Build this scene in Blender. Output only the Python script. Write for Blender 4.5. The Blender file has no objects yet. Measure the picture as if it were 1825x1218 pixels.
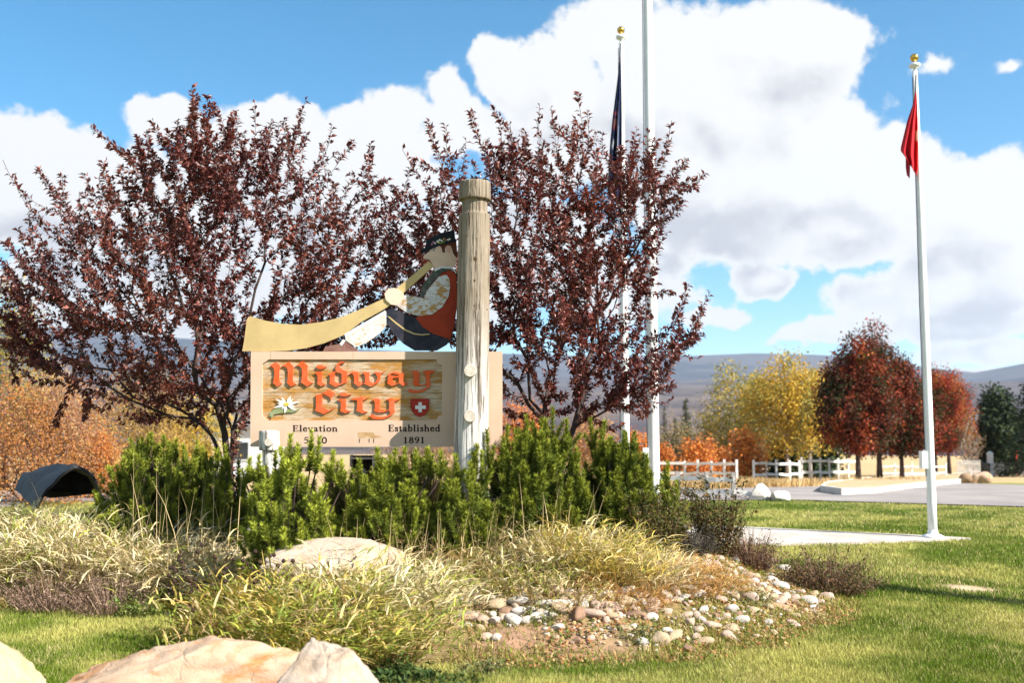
import bpy, math, random
import numpy as np
from mathutils import Vector, noise as mnoise
from mathutils.geometry import tessellate_polygon

# ------------------------------------------------------------------ camera, sky, sun, exposure
scene = bpy.context.scene
col = scene.collection
F_PX = 1800.0
PITCH = math.radians(5.43)
CAM_Z = 1.6
cam = bpy.data.cameras.new('camera')
cam.sensor_width = 36.0
cam.lens = F_PX / 1825.0 * 36.0
cam.clip_start = 0.1
cam.clip_end = 30000
cam.dof.use_dof = True
cam.dof.focus_distance = 9.9
cam.dof.aperture_fstop = 1.7
camo = bpy.data.objects.new('camera', cam)
camo.location = (0, 0, CAM_Z)
camo.rotation_euler = (math.pi / 2 + PITCH, 0, 0)
col.objects.link(camo)
scene.camera = camo

SUN = Vector((1.9, -1.0, 1.75)).normalized()
SUN_EL = math.asin(SUN.z)
SUN_AZ = math.atan2(SUN.x, SUN.y)
sl = bpy.data.lights.new('sun', 'SUN')
sl.energy = 5.0
sl.angle = math.radians(0.55)
sl.color = (1.0, 0.95, 0.87)
so = bpy.data.objects.new('sun', sl)
so.rotation_euler = (-SUN).to_track_quat('-Z', 'Y').to_euler()
so.location = (20, -10, 30)
col.objects.link(so)

scene.view_settings.view_transform = 'Standard'
scene.view_settings.look = 'None'
scene.view_settings.gamma = 1.0
scene.view_settings.use_curve_mapping = False
scene.view_settings.exposure = 1.38
scene.render.engine = 'CYCLES'
scene.cycles.max_bounces = 8
scene.cycles.diffuse_bounces = 2
scene.cycles.glossy_bounces = 3
scene.cycles.transmission_bounces = 4
scene.cycles.volume_bounces = 0
scene.cycles.transparent_max_bounces = 8
scene.cycles.caustics_reflective = False
scene.cycles.caustics_refractive = False
scene.cycles.sample_clamp_indirect = 6.0
scene.cycles.use_denoising = True
scene.cycles.denoiser = 'OPENIMAGEDENOISE'
scene.cycles.denoising_input_passes = 'RGB_ALBEDO_NORMAL'


def raydir(px, py):
    u = (px - 912.5) / F_PX
    v = (609.0 - py) / F_PX
    cp, sp = math.cos(PITCH), math.sin(PITCH)
    return (u, cp - v * sp, sp + v * cp)


def P(px, py, Y):
    d = raydir(px, py)
    t = Y / d[1]
    return np.array((d[0] * t, Y, CAM_Z + d[2] * t))


def azel(px, py):
    d = raydir(px, py)
    return math.atan2(d[0], d[1]), math.atan2(d[2], math.hypot(d[0], d[1]))


# ---- world: Nishita sky with cumulus clouds
world = bpy.data.worlds.new('World')
scene.world = world
world.use_nodes = True
wt = world.node_tree
wt.nodes.clear()


class NG:
    def __init__(s, tree):
        s.t = tree

    def new(s, typ, **kw):
        n = s.t.nodes.new(typ)
        for k, v in kw.items():
            setattr(n, k, v)
        return n

    def put(s, sock, v):
        if isinstance(v, bpy.types.NodeSocket):
            s.t.links.new(v, sock)
        elif v is not None:
            if isinstance(v, (tuple, list)) and len(v) == 3 and sock.type == 'RGBA':
                v = (*v, 1)
            sock.default_value = v

    def m(s, op, a, b=None, c=None, clamp=False):
        n = s.new('ShaderNodeMath', operation=op)
        n.use_clamp = clamp
        s.put(n.inputs[0], a)
        s.put(n.inputs[1], b)
        if c is not None:
            s.put(n.inputs[2], c)
        return n.outputs[0]

    def vm(s, op, a, b=None, scale=None):
        n = s.new('ShaderNodeVectorMath', operation=op)
        s.put(n.inputs[0], a)
        if b is not None:
            s.put(n.inputs[1], b)
        if scale is not None:
            s.put(n.inputs['Scale'], scale)
        return n.outputs[1] if op in ('LENGTH', 'DOT_PRODUCT', 'DISTANCE') else n.outputs[0]

    def noise(s, vec, scale, detail=4, rough=0.5, dist=0.0, out=0, lac=2.0):
        n = s.new('ShaderNodeTexNoise')
        s.put(n.inputs['Vector'], vec)
        s.put(n.inputs['Scale'], scale)
        n.inputs['Detail'].default_value = detail
        n.inputs['Roughness'].default_value = rough
        n.inputs['Lacunarity'].default_value = lac
        n.inputs['Distortion'].default_value = dist
        return n.outputs[out]

    def mr(s, v, a, b, c=0.0, d=1.0, smooth=True):
        n = s.new('ShaderNodeMapRange')
        if smooth:
            n.interpolation_type = 'SMOOTHSTEP'
        s.put(n.inputs[0], v)
        for i, q in enumerate((a, b, c, d)):
            s.put(n.inputs[1 + i], q)
        return n.outputs[0]

    def mix(s, f, a, b, blend='MIX'):
        n = s.new('ShaderNodeMix', data_type='RGBA', blend_type=blend)
        s.put(n.inputs[0], f)
        s.put(n.inputs[6], a)
        s.put(n.inputs[7], b)
        return n.outputs[2]

    def ramp(s, f, stops):
        n = s.new('ShaderNodeValToRGB')
        e = n.color_ramp.elements
        while len(e) < len(stops):
            e.new(0.5)
        for i, (p, c) in enumerate(stops):
            e[i].position = p
            e[i].color = (*c, 1)
        s.put(n.inputs[0], f)
        return n.outputs[0]

    def mapping(s, vec, scale=(1, 1, 1), loc=(0, 0, 0)):
        n = s.new('ShaderNodeMapping')
        s.put(n.inputs[0], vec)
        n.inputs['Scale'].default_value = scale
        n.inputs['Location'].default_value = loc
        return n.outputs[0]


g = NG(wt)
tc = g.new('ShaderNodeTexCoord')
direc = tc.outputs['Generated']
sky = g.new('ShaderNodeTexSky', sky_type='NISHITA')
sky.sun_disc = False
sky.sun_elevation = SUN_EL
sky.sun_rotation = SUN_AZ
sky.altitude = 1700
sky.air_density = 1.0
sky.dust_density = 0.35
sky.ozone_density = 2.2

# (px, py, radius px, radius py, weight): the cumulus bank in view
CLOUD = [
    (1180, 150, 240, 170, 1.0), (1330, 190, 230, 190, 1.0), (1420, 90, 130, 95, 1.0), (1100, 60, 90, 75, .9),
    (1010, 160, 140, 95, 1.0), (900, 150, 70, 75, .9), (1300, 330, 260, 170, 1.0), (1470, 260, 110, 95, .95),
    (1560, 330, 150, 110, 1.0), (1690, 370, 130, 85, .9), (1520, 415, 240, 72, .95), (1800, 380, 120, 110, .9),
    (1760, 480, 200, 90, .85), (980, 270, 200, 90, .9), (850, 240, 110, 60, .85), (650, 240, 90, 60, .9),
    (700, 190, 70, 45, .55), (800, 160, 50, 40, .5), (480, 240, 130, 60, .9), (290, 220, 90, 55, .85), (560, 320, 300, 90, .9),
    (120, 300, 190, 90, 1.0), (0, 330, 160, 120, 1.0), (240, 380, 300, 90, .9), (60, 250, 60, 40, .7),
    (1360, 500, 70, 32, .85), (1180, 480, 60, 40, .6), (1590, 525, 120, 34, .55), (1720, 575, 150, 34, .65),
    (1270, 560, 110, 18, .6), (1540, 595, 100, 26, .7), (1790, 622, 150, 26, .7), (1700, 660, 90, 18, .7),
    (1420, 590, 50, 18, .55), (700, 420, 400, 90, .8), (300, 520, 420, 90, .7), (1662, 106, 36, 14, .22),
    (1808, 112, 22, 11, .22), (900, 520, 420, 70, .7), (100, 620, 300, 50, .6),
]


def cloud_field(dvec, minr=0):
    wn = g.noise(dvec, 7.0, 5, 0.55, out=1)
    wv = g.vm('SCALE', g.vm('SUBTRACT', wn, (0.5, 0.5, 0.5)), scale=0.055)
    wn2 = g.noise(dvec, 30.0, 4, 0.6, out=1)
    wv2 = g.vm('SCALE', g.vm('SUBTRACT', wn2, (0.5, 0.5, 0.5)), scale=0.018)
    d2 = g.vm('ADD', g.vm('ADD', dvec, wv), wv2)
    sep = g.new('ShaderNodeSeparateXYZ')
    g.put(sep.inputs[0], d2)
    u = g.m('ARCTAN2', sep.outputs[0], sep.outputs[1])
    hl = g.m('SQRT', g.m('ADD', g.m('MULTIPLY', sep.outputs[0], sep.outputs[0]), g.m('MULTIPLY', sep.outputs[1], sep.outputs[1])))
    v = g.m('ARCTAN2', sep.outputs[2], hl)
    uv = g.new('ShaderNodeCombineXYZ')
    g.put(uv.inputs[0], u)
    g.put(uv.inputs[1], v)
    uv = uv.outputs[0]
    acc = None
    for (px, py, a, b, w) in CLOUD:
        if a < minr:
            continue
        a0, e0 = azel(px, py)
        s = g.vm('MULTIPLY', g.vm('SUBTRACT', uv, (a0, e0, 0)), (F_PX / a, F_PX / b, 0))
        f = g.m('MULTIPLY_ADD', g.vm('LENGTH', s), -w, w)
        acc = f if acc is None else g.m('SMOOTH_MAX', acc, f, 0.12)
    # the same sort of broken cumulus all round the rest of the sky
    el = g.m('ABSOLUTE', u)
    outside = g.m('MAXIMUM', g.mr(el, 0.52, 0.72), g.mr(v, 0.46, 0.62))
    gen = g.noise(g.mapping(dvec, (1, 1, 1.9)), 2.6, 3, 0.5)
    gen = g.m('MULTIPLY', g.m('SUBTRACT', gen, 0.52), 4.0)
    gen = g.m('MINIMUM', gen, 0.8)
    gen = g.m('ADD', g.m('MULTIPLY', outside, g.m('ADD', gen, 1.0)), -1.0)
    acc = g.m('MAXIMUM', acc, gen)
    return acc, v


field, velev = cloud_field(direc)
above, _ = cloud_field(g.vm('ADD', direc, (0.022, -0.005, 0.05)), 120)
n_f = g.noise(direc, 24.0, 9, 0.60)
n_s = g.noise(g.vm('ADD', direc, (0.006, -0.003, 0.010)), 24.0, 6, 0.52)
n_b = g.noise(direc, 10.0, 4, 0.5)
n_bs = g.noise(g.vm('ADD', direc, (0.014, -0.005, 0.022)), 10.0, 4, 0.5)
fd = g.m('ADD', g.m('ADD', field, g.m('MULTIPLY', g.m('SUBTRACT', n_f, 0.5), 1.05)), g.m('MULTIPLY', g.m('SUBTRACT', n_b, 0.5), 0.9))
alpha = g.mr(fd, 0.0, 0.19)
lit = g.m('ADD', g.m('MULTIPLY', g.m('SUBTRACT', n_s, n_f), 0.7), g.m('MULTIPLY', g.m('SUBTRACT', n_bs, n_b), 1.9))
under = g.m('MULTIPLY', g.m('SUBTRACT', above, field), 0.9)
shade = g.m('ADD', g.m('ADD', lit, under), 0.22)
shade = g.m('MULTIPLY', shade, g.mr(fd, 0.1, 0.5))
shade = g.mr(shade, -0.04, 0.72)
ccol = g.mix(shade, (6.4, 6.4, 6.4), (4.0, 4.1, 4.5))
hsv = g.new('ShaderNodeHueSaturation')
hsv.inputs['Saturation'].default_value = 1.33
hsv.inputs['Value'].default_value = 1.38
hsv.inputs['Hue'].default_value = 0.484
g.put(hsv.inputs['Color'], sky.outputs[0])
full = g.mix(alpha, hsv.outputs[0], ccol)
bg = g.new('ShaderNodeBackground')
g.put(bg.inputs['Color'], full)
bg.inputs['Strength'].default_value = 0.06
wo = g.new('ShaderNodeOutputWorld')
g.put(wo.inputs['Surface'], bg.outputs[0])
world.cycles.sampling_method = 'MANUAL'
world.cycles.sample_map_resolution = 512

# ------------------------------------------------------------------ helpers
rng = np.random.default_rng(7)
random.seed(7)
ORG = {}


def lattice(ix, iy, seed):
    h = (ix.astype(np.int64) * 374761393 + iy.astype(np.int64) * 668265263 + seed * 974711) & 0x7fffffff
    h = ((h ^ (h >> 13)) * 1274126177) & 0x7fffffff
    return ((h ^ (h >> 16)) & 0xffff) / 65535.0


def vnoise(x, y, seed=0):
    x = np.asarray(x, float)
    y = np.asarray(y, float)
    ix, iy = np.floor(x), np.floor(y)
    fx, fy = x - ix, y - iy
    fx, fy = fx * fx * (3 - 2 * fx), fy * fy * (3 - 2 * fy)
    a = lattice(ix, iy, seed)
    b = lattice(ix + 1, iy, seed)
    c = lattice(ix, iy + 1, seed)
    d = lattice(ix + 1, iy + 1, seed)
    return (a * (1 - fx) + b * fx) * (1 - fy) + (c * (1 - fx) + d * fx) * fy


def fbm(x, y, seed=0, oct=4):
    t, a, n = 0, 1, 0
    for i in range(oct):
        t = t + a * vnoise(x * 2 ** i, y * 2 ** i, seed + i)
        n += a
        a *= 0.5
    return t / n


def sstep(t):
    t = np.clip(t, 0, 1)
    return t * t * (3 - 2 * t)


def rA(x, y):
    return np.sqrt(((x - .0) / 3.5) ** 2 + ((y - 11.2) / 4.1) ** 2)


def rB(x, y):
    return np.sqrt(((x + 4.9) / 3.5) ** 2 + ((y - 11.8) / 2.35) ** 2)


def berm(x, y):
    hA = .70 * sstep((1 - rA(x, y)) / .75)
    hB = .45 * sstep((1 - rB(x, y)) / .7)
    return (hA ** 3 + hB ** 3 + 1e-12) ** (1 / 3)


def zt(x, y):
    x = np.asarray(x, float)
    y = np.asarray(y, float)
    b = berm(x, y)
    far = -0.027 * np.clip(y - 30, 0, 110) - .05 * np.clip(x - 3.6, 0, 9) * sstep((17.5 - y) / 5.0)
    return b + far + (fbm(x * 1.7, y * 1.7, 3) - .5) * (.03 + .14 * np.clip(b * 3, 0, 1))


def zs(x, y):
    return float(zt(x, y))


def Gm(px, py):
    """where the view ray through a point of the photograph meets the ground"""
    d = raydir(px, py)

    def over(Yv):
        t = Yv / d[1]
        return CAM_Z + d[2] * t - zs(d[0] * t, Yv)
    Y = 4.0
    while Y < 200 and over(Y) > 0:
        Y += 0.4 if Y < 20 else 2.0
    lo, hi = Y - (0.4 if Y < 20.5 else 2.0), Y
    for _ in range(9):
        mid_ = (lo + hi) / 2
        if over(mid_) > 0:
            lo = mid_
        else:
            hi = mid_
    Y = hi
    return np.array((d[0] * Y / d[1], Y, zs(d[0] * Y / d[1], Y)))


def at(px, Y, dz=0.0):
    """ground point at distance Y in the vertical plane of image column px"""
    x = (px - 912.5) / F_PX * Y
    return np.array((x, Y, zs(x, Y) + dz))


def empty(name, loc, label=None, cat=None, group=None):
    o = bpy.data.objects.new(name, None)
    o.location = tuple(float(v) for v in loc)
    o.empty_display_size = 0.1
    col.objects.link(o)
    ORG[o.name] = np.array(loc, float)
    tag(o, label, cat, group)
    return o


def tag(o, label=None, cat=None, group=None, kind=None):
    if label:
        o['label'] = label
    if cat:
        o['category'] = cat
    if group:
        o['group'] = group
    if kind:
        o['kind'] = kind
    return o


def link(name, me, parent=None, loc=None):
    o = bpy.data.objects.new(name, me)
    col.objects.link(o)
    if parent is not None:
        o.parent = parent
        ORG[o.name] = ORG[parent.name]
    elif loc is not None:
        o.location = tuple(float(v) for v in loc)
        ORG[o.name] = np.array(loc, float)
    else:
        ORG[o.name] = np.zeros(3)
    return o


def npmesh(name, V, F, mat, cols=None, smooth=False):
    V = np.ascontiguousarray(V, dtype=np.float32).reshape(-1, 3)
    me = bpy.data.meshes.new(name)
    me.vertices.add(len(V))
    me.vertices.foreach_set('co', V.ravel())
    if not isinstance(F, (list, tuple)):
        F = [F]
    F = [np.asarray(f, dtype=np.int32) for f in F if len(f)]
    nl = sum(f.size for f in F)
    npol = sum(len(f) for f in F)
    me.loops.add(nl)
    me.polygons.add(npol)
    me.loops.foreach_set('vertex_index', np.concatenate([f.ravel() for f in F]))
    tot = np.concatenate([np.full(len(f), f.shape[1], dtype=np.int32) for f in F])
    st = np.concatenate([[0], np.cumsum(tot)[:-1]]).astype(np.int32)
    me.polygons.foreach_set('loop_start', st)
    me.polygons.foreach_set('loop_total', tot)
    me.polygons.foreach_set('use_smooth', np.full(npol, bool(smooth)))
    me.update(calc_edges=True)
    if cols is not None:
        a = me.attributes.new('Col', 'FLOAT_COLOR', 'POINT')
        c = np.ones((len(V), 4), np.float32)
        c[:, :3] = cols
        a.data.foreach_set('color', c.ravel())
    if mat is not None:
        me.materials.append(mat)
    return me


def part(name, V, F, mat, parent=None, cols=None, smooth=False, loc=None):
    """one mesh object; V in world coordinates"""
    V = np.asarray(V, float).reshape(-1, 3)
    if parent is not None:
        o0 = ORG[parent.name]
    elif loc is not None:
        o0 = np.array(loc, float)
    else:
        o0 = np.zeros(3)
    me = npmesh(name, V - o0, F, mat, cols, smooth)
    return link(name, me, parent, loc if parent is None else None)


class MB:
    """collects simple solids, world coordinates"""

    def __init__(s):
        s.v = []
        s.q = []
        s.t = []
        s.n = 0

    def add(s, V, Q=(), T=()):
        s.v.append(np.asarray(V, float).reshape(-1, 3))
        for q in Q:
            s.q.append([i + s.n for i in q])
        for q in T:
            s.t.append([i + s.n for i in q])
        s.n += len(s.v[-1])
        return s

    def box(s, c, size, rot=None):
        hx, hy, hz = [d / 2 for d in size]
        V = np.array([(x, y, z) for x in (-hx, hx) for y in (-hy, hy) for z in (-hz, hz)])
        if rot is not None:
            V = V @ np.array(rot).T
        V = V + np.array(c)
        return s.add(V, [(0, 1, 3, 2), (4, 6, 7, 5), (0, 4, 5, 1), (2, 3, 7, 6), (0, 2, 6, 4), (1, 5, 7, 3)])

    def tube(s, pts, rad, n=10, cap=True):
        pts = np.asarray(pts, float)
        rad = np.broadcast_to(np.asarray(rad, float), (len(pts),))
        tan = np.gradient(pts, axis=0)
        tan /= np.linalg.norm(tan, axis=1, keepdims=True) + 1e-12
        ref = np.array((0, 0, 1.0)) if abs(tan[0][2]) < .9 else np.array((1.0, 0, 0))
        a = np.cross(tan, ref)
        a /= np.linalg.norm(a, axis=1, keepdims=True)
        b = np.cross(tan, a)
        th = np.linspace(0, 2 * np.pi, n, endpoint=False)
        V = pts[:, None] + rad[:, None, None] * (np.cos(th)[None, :, None] * a[:, None] + np.sin(th)[None, :, None] * b[:, None])
        Q = [(i * n + j, i * n + (j + 1) % n, (i + 1) * n + (j + 1) % n, (i + 1) * n + j) for i in range(len(pts) - 1) for j in range(n)]
        V = V.reshape(-1, 3)
        T = []
        if cap:
            k = len(V)
            V = np.vstack([V, pts[0], pts[-1]])
            m = (len(pts) - 1) * n
            T = [(k, (j + 1) % n, j) for j in range(n)] + [(k + 1, m + j, m + (j + 1) % n) for j in range(n)]
        return s.add(V, Q, T)

    def lathe(s, c, prof, n=20):
        """profile of (r, z) about a vertical axis at c"""
        th = np.linspace(0, 2 * np.pi, n, endpoint=False)
        V = np.array([(c[0] + r * math.cos(t), c[1] + r * math.sin(t), c[2] + z) for r, z in prof for t in th])
        m = len(prof)
        Q = [(i * n + j, i * n + (j + 1) % n, (i + 1) * n + (j + 1) % n, (i + 1) * n + j) for i in range(m - 1) for j in range(n)]
        return s.add(V, Q)

    def build(s, name, mat, parent=None, smooth=False, loc=None):
        F = []
        if s.q:
            F.append(np.array(s.q))
        if s.t:
            F.append(np.array(s.t))
        return part(name, np.vstack(s.v), F, mat, parent, smooth=smooth, loc=loc)


# ------------------------------------------------------------------ materials
def newmat(name):
    m = bpy.data.materials.new(name)
    m.use_nodes = True
    m.node_tree.nodes.clear()
    return m, NG(m.node_tree)


def finish(gm, base, rough=.8, spec=.3, metallic=0.0, bump=None, bstr=.3, bdist=.02, coat=0):
    b = gm.new('ShaderNodeBsdfPrincipled')
    gm.put(b.inputs['Base Color'], base)
    gm.put(b.inputs['Roughness'], rough)
    b.inputs['Specular IOR Level'].default_value = spec
    b.inputs['Metallic'].default_value = metallic
    if coat:
        b.inputs['Coat Weight'].default_value = coat
    if bump is not None:
        bn = gm.new('ShaderNodeBump')
        bn.inputs['Strength'].default_value = bstr
        bn.inputs['Distance'].default_value = bdist
        gm.put(bn.inputs['Height'], bump)
        gm.put(b.inputs['Normal'], bn.outputs[0])
    o = gm.new('ShaderNodeOutputMaterial')
    gm.put(o.inputs[0], b.outputs[0])
    return b


def objco(gm):
    return gm.new('ShaderNodeTexCoord').outputs['Object']


def mat_plain(name, c1, c2=None, scale=6.0, rough=.7, spec=.3, bump=.15, bscale=60.0, bdist=.004, metallic=0, stretch=(1, 1, 1)):
    m, gm = newmat(name)
    co = gm.mapping(objco(gm), stretch)
    c2 = c2 or tuple(v * .75 for v in c1)
    n = gm.noise(co, scale, 6, .6)
    c = gm.mix(gm.mr(n, .35, .68), c1, c2)
    n2 = gm.noise(co, bscale, 5, .6)
    c = gm.mix(gm.m('MULTIPLY', gm.mr(n2, .4, .75), .25), c, tuple(v * .6 for v in c1))
    finish(gm, c, rough, spec, metallic, n2, bump, bdist)
    return m


def mat_leaf(name, transl=.3, rough=.45, spec=.4, tmul=(1.25, 1.1, .8)):
    m, gm = newmat(name)
    at_ = gm.new('ShaderNodeAttribute')
    at_.attribute_name = 'Col'
    c = at_.outputs['Color']
    b = gm.new('ShaderNodeBsdfPrincipled')
    gm.put(b.inputs['Base Color'], c)
    b.inputs['Roughness'].default_value = rough
    b.inputs['Specular IOR Level'].default_value = spec
    t = gm.new('ShaderNodeBsdfTranslucent')
    gm.put(t.inputs[0], gm.mix(1.0, c, (*tmul, 1), 'MULTIPLY'))
    mx = gm.new('ShaderNodeMixShader')
    mx.inputs[0].default_value = transl
    gm.put(mx.inputs[1], b.outputs[0])
    gm.put(mx.inputs[2], t.outputs[0])
    o = gm.new('ShaderNodeOutputMaterial')
    gm.put(o.inputs[0], mx.outputs[0])
    return m


M = {}
M['leaf'] = mat_leaf('leaf', .25, .55, .15)
M['purple_leaf'] = mat_leaf('purple_leaf', .20, .40, .34, (1.5, .8, .7))
M['blade'] = mat_leaf('grass_blade', .18, .6, .08)
M['needle'] = mat_leaf('needle', .06, .6, .05)
M['dry'] = mat_leaf('dry_stem', .12, .8, .08)
M['cloth'] = mat_leaf('flag_cloth', .35, .6, .2)
M['bark'] = mat_plain('bark', (.09, .06, .05), (.045, .03, .027), 9, .85, .2, .5, 45, .01, stretch=(1, 1, .25))
M['pale_bark'] = mat_plain('pale_bark', (.38, .33, .27), (.22, .18, .14), 5, .85, .2, .4, 30, .01, stretch=(1, 1, .25))
M['white_paint'] = mat_plain('white_pole_paint', (.80, .80, .79), (.74, .74, .73), 3, .35, .45, .04, 40, .002)
M['gold'] = mat_plain('gold_ball', (.72, .46, .10), (.60, .36, .07), 10, .22, .5, .02, 60, .001, metallic=1.0)
M['grey_metal'] = mat_plain('grey_metal', (.35, .35, .35), (.25, .25, .26), 12, .4, .5, .05, 60, .002, metallic=.8)
M['rope'] = mat_plain('rope', (.06, .07, .10), (.03, .03, .05), 40, .9, .1)
M['fence_white'] = mat_plain('weathered_white_rail', (.80, .77, .72), (.62, .58, .52), 4, .85, .2, .4, 25, .006, stretch=(.3, 1, 1))
M['fence_grey'] = mat_plain('weathered_grey_post', (.34, .31, .28), (.22, .20, .18), 6, .85, .2, .4, 25, .006, stretch=(1, 1, .3))
M['dark_shell'] = mat_plain('dark_grey_sheet', (.026, .026, .028), (.05, .05, .052), 5, .6, .25, .2, 25, .01)
M['wall_white'] = mat_plain('white_wall', (.60, .61, .62), (.52, .53, .54), 2, .8, .2)
M['roof_grey'] = mat_plain('grey_roof', (.16, .15, .15), (.10, .10, .10), 3, .9, .2)
M['glass_dark'] = mat_plain('dark_glass', (.02, .025, .03), (.03, .035, .04), 2, .08, .6, 0.0)
M['car_black'] = mat_plain('black_car_paint', (.012, .014, .02), (.016, .018, .026), 2, .15, .6, 0.0)
M['chrome'] = mat_plain('chrome', (.7, .7, .7), (.6, .6, .6), 4, .15, .5, 0, metallic=1)
M['lamp_glass'] = mat_plain('headlamp', (.75, .75, .72), (.6, .6, .6), 4, .1, .6, 0)
M['rubber'] = mat_plain('tyre', (.02, .02, .02), (.03, .03, .03), 9, .9, .2)
M['red_post'] = mat_plain('red_post', (.45, .05, .03), (.35, .04, .02), 6, .6, .3)
M['bin'] = mat_plain('dark_bin', (.035, .037, .035), (.02, .02, .02), 6, .6, .3)


# ------------------------------------------------------------------ the setting: ground, hills, road, path
def axis_coords(lo, hi, step, far, growth=1.22):
    a = list(np.arange(lo, hi + 1e-6, step))
    s = step
    x = a[-1]
    while x < far:
        s *= growth
        x += s
        a.append(x)
    s = step
    x = a[0]
    while x > -far:
        s *= growth
        x -= s
        a.insert(0, x)
    return np.array(a)


def grid_faces(nx, ny):
    i, j = np.meshgrid(np.arange(nx - 1), np.arange(ny - 1), indexing='ij')
    a = (i * ny + j).ravel()
    return np.stack([a, a + ny, a + ny + 1, a + 1], 1)


PATH_POLY = [(-6, 15.5), (2.5, 15.2), (3.9, 15.2), (5.2, 15.6), (6.3, 16.0), (7.3, 16.3), (6.6, 16.65), (5.5, 17.1), (4.2, 18.0), (2.8, 18.4), (-6, 18.6)]
ROAD_NEAR = [(-60, 24.5), (-6, 25.5), (4.0, 25.6), (7, 26.0), (12, 23.2), (40, 20), (60, 19)]
ROAD_FAR = [(-60, 29), (-6, 30), (5.1, 31), (7.5, 34), (9.9, 36), (15.1, 42), (19.0, 44), (20.5, 37.5), (30, 36), (60, 34)]


def inpoly(x, y, poly):
    x = np.asarray(x)
    y = np.asarray(y)
    ins = np.zeros(x.shape, bool)
    n = len(poly)
    for i in range(n):
        x0, y0 = poly[i]
        x1, y1 = poly[(i + 1) % n]
        c = ((y0 > y) != (y1 > y)) & (x < (x1 - x0) * (y - y0) / ((y1 - y0) or 1e-9) + x0)
        ins ^= c
    return ins


def road_near(x):
    return np.interp(x, *zip(*ROAD_NEAR))


def road_far(x):
    return np.interp(x, *zip(*ROAD_FAR))


def bed_mask(x, y):
    """1 on the planted berm, 0 on the lawn"""
    e = np.minimum(rA(x, y), rB(x, y)) + (fbm(x * 1.3, y * 1.3, 11) - .5) * .16
    return sstep((1.02 - e) / .10)


def lawn_color(x, y):
    n1 = fbm(x * .55, y * .55, 21)
    n2 = fbm(x * 2.2, y * 2.2, 25)
    t = np.clip((n1 - .36) * 3.0 + (n2 - .5) * 1.6, 0, 1)[..., None]
    lush = np.array((.115, .17, .017))
    pale = np.array((.40, .385, .11))
    return lush * (1 - t) + pale * t


xs = axis_coords(-9, 12, .13, 9000)
ys = axis_coords(4, 22, .13, 9000)
X, Y = np.meshgrid(xs, ys, indexing='ij')
Z = zt(X, Y)
bm_ = bed_mask(X, Y)[..., None]
soil_n = fbm(X * 2.5, Y * 2.5, 31)[..., None]
soil = np.array((.20, .095, .055)) * (1 - soil_n) + np.array((.40, .25, .165)) * soil_n
green_n = sstep((fbm(X * 1.1, Y * 1.1, 37) - .42) / .2)[..., None]
soil = soil * (1 - .6 * green_n) + np.array((.15, .16, .04)) * .6 * green_n
sp_ = np.exp(-(((X - .25) / 1.2) ** 2 + ((Y - 7.75) / .5) ** 2))[..., None]
sp_ = sp_ * .6
soil = soil * (1 - sp_) + np.array((.27, .17, .11)) * (.6 + .8 * soil_n) * sp_
gcol = lawn_color(X, Y) * .55 * (1 - bm_) + soil * bm_
bare = np.exp(-(((X - 5.1) / .34) ** 2 + ((Y - 11.45) / .30) ** 2) ** 2)[..., None]
gcol = gcol * (1 - bare) + np.array((.45, .33, .22)) * bare
dryf = sstep((Y - road_far(X) + .5) / 1.5)[..., None]
striplawn = ((X > 20) & (Y < 60) & (Y > 30)).astype(float)[..., None] * (Y < 47)[..., None]
dryc = np.array((.42, .30, .16)) * (.75 + .5 * fbm(X * .5, Y * .5, 41)[..., None])
dryc = dryc * (1 - striplawn) + lawn_color(X, Y) * .9 * striplawn
gcol = gcol * (1 - dryf) + dryc * dryf

m, gm = newmat('ground')
at_ = gm.new('ShaderNodeAttribute')
at_.attribute_name = 'Col'
co = objco(gm)
n1 = gm.noise(co, 9, 6, .65)
n2 = gm.noise(co, 70, 4, .6)
c = gm.mix(gm.mr(n1, .3, .7), gm.mix(1.0, at_.outputs['Color'], (.72, .72, .72), 'MULTIPLY'), gm.mix(1.0, at_.outputs['Color'], (1.25, 1.22, 1.15), 'MULTIPLY'))
finish(gm, c, .95, .1, 0, gm.m('ADD', n1, gm.m('MULTIPLY', n2, .5)), .5, .03)
M['ground'] = m
go = part('ground', np.stack([X, Y, Z], -1), grid_faces(len(xs), len(ys)), M['ground'], cols=gcol.reshape(-1, 3), smooth=True)
tag(go, 'mown lawn rising into a planted earth berm', kind='structure')

# hills
RIDGE = [(-900, 160), (-400, 170), (0, 165), (430, 160), (800, 152), (1180, 143), (1250, 141), (1340, 143), (1450, 137), (1500, 132), (1560, 124), (1650, 106), (1740, 95), (1790, 101), (1825, 105), (2000, 122), (2400, 108), (2900, 130)]
RR = np.concatenate([np.geomspace(135, 1200, 26), np.geomspace(1260, 9000, 60)])
AZ = np.linspace(-50, 58, 260)
rr, az = np.meshgrid(RR, np.radians(AZ), indexing='ij')
pxs = 912.5 + F_PX * np.tan(az)
rid = np.interp(np.clip(pxs, -900, 2900), *zip(*RIDGE)) * np.hypot(1, np.tan(np.clip(az, -.9, .9)))
E = np.interp(np.log(rr), np.log([135, 300, 700, 1400, 2300, 3000, 3800, 5200, 6500, 9000]), [-62, -26, 22, 58, 80, 88, 70, 0, -30, -120])
top = np.interp(np.log(rr), np.log([3000, 3800, 5400, 6200, 9000]), [0, .45, 1.0, .9, .4])
hx, hy = rr * np.sin(az), rr * np.cos(az)
nz = fbm(hx / 420, hy / 420, 51, 5) - .5
Epx = np.where(rr < 3000, E, E * 0 + np.maximum(E, 0) * (1 - top) + rid * top)
Epx = Epx + nz * np.clip((rr - 200) / 1500, 0, 1) * 22 * np.where(rr > 4300, .22, 1)
hz = CAM_Z + rr * Epx / F_PX
m, gm = newmat('hills')
co = objco(gm)
n1 = gm.noise(co, .0022, 6, .6)
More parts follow.
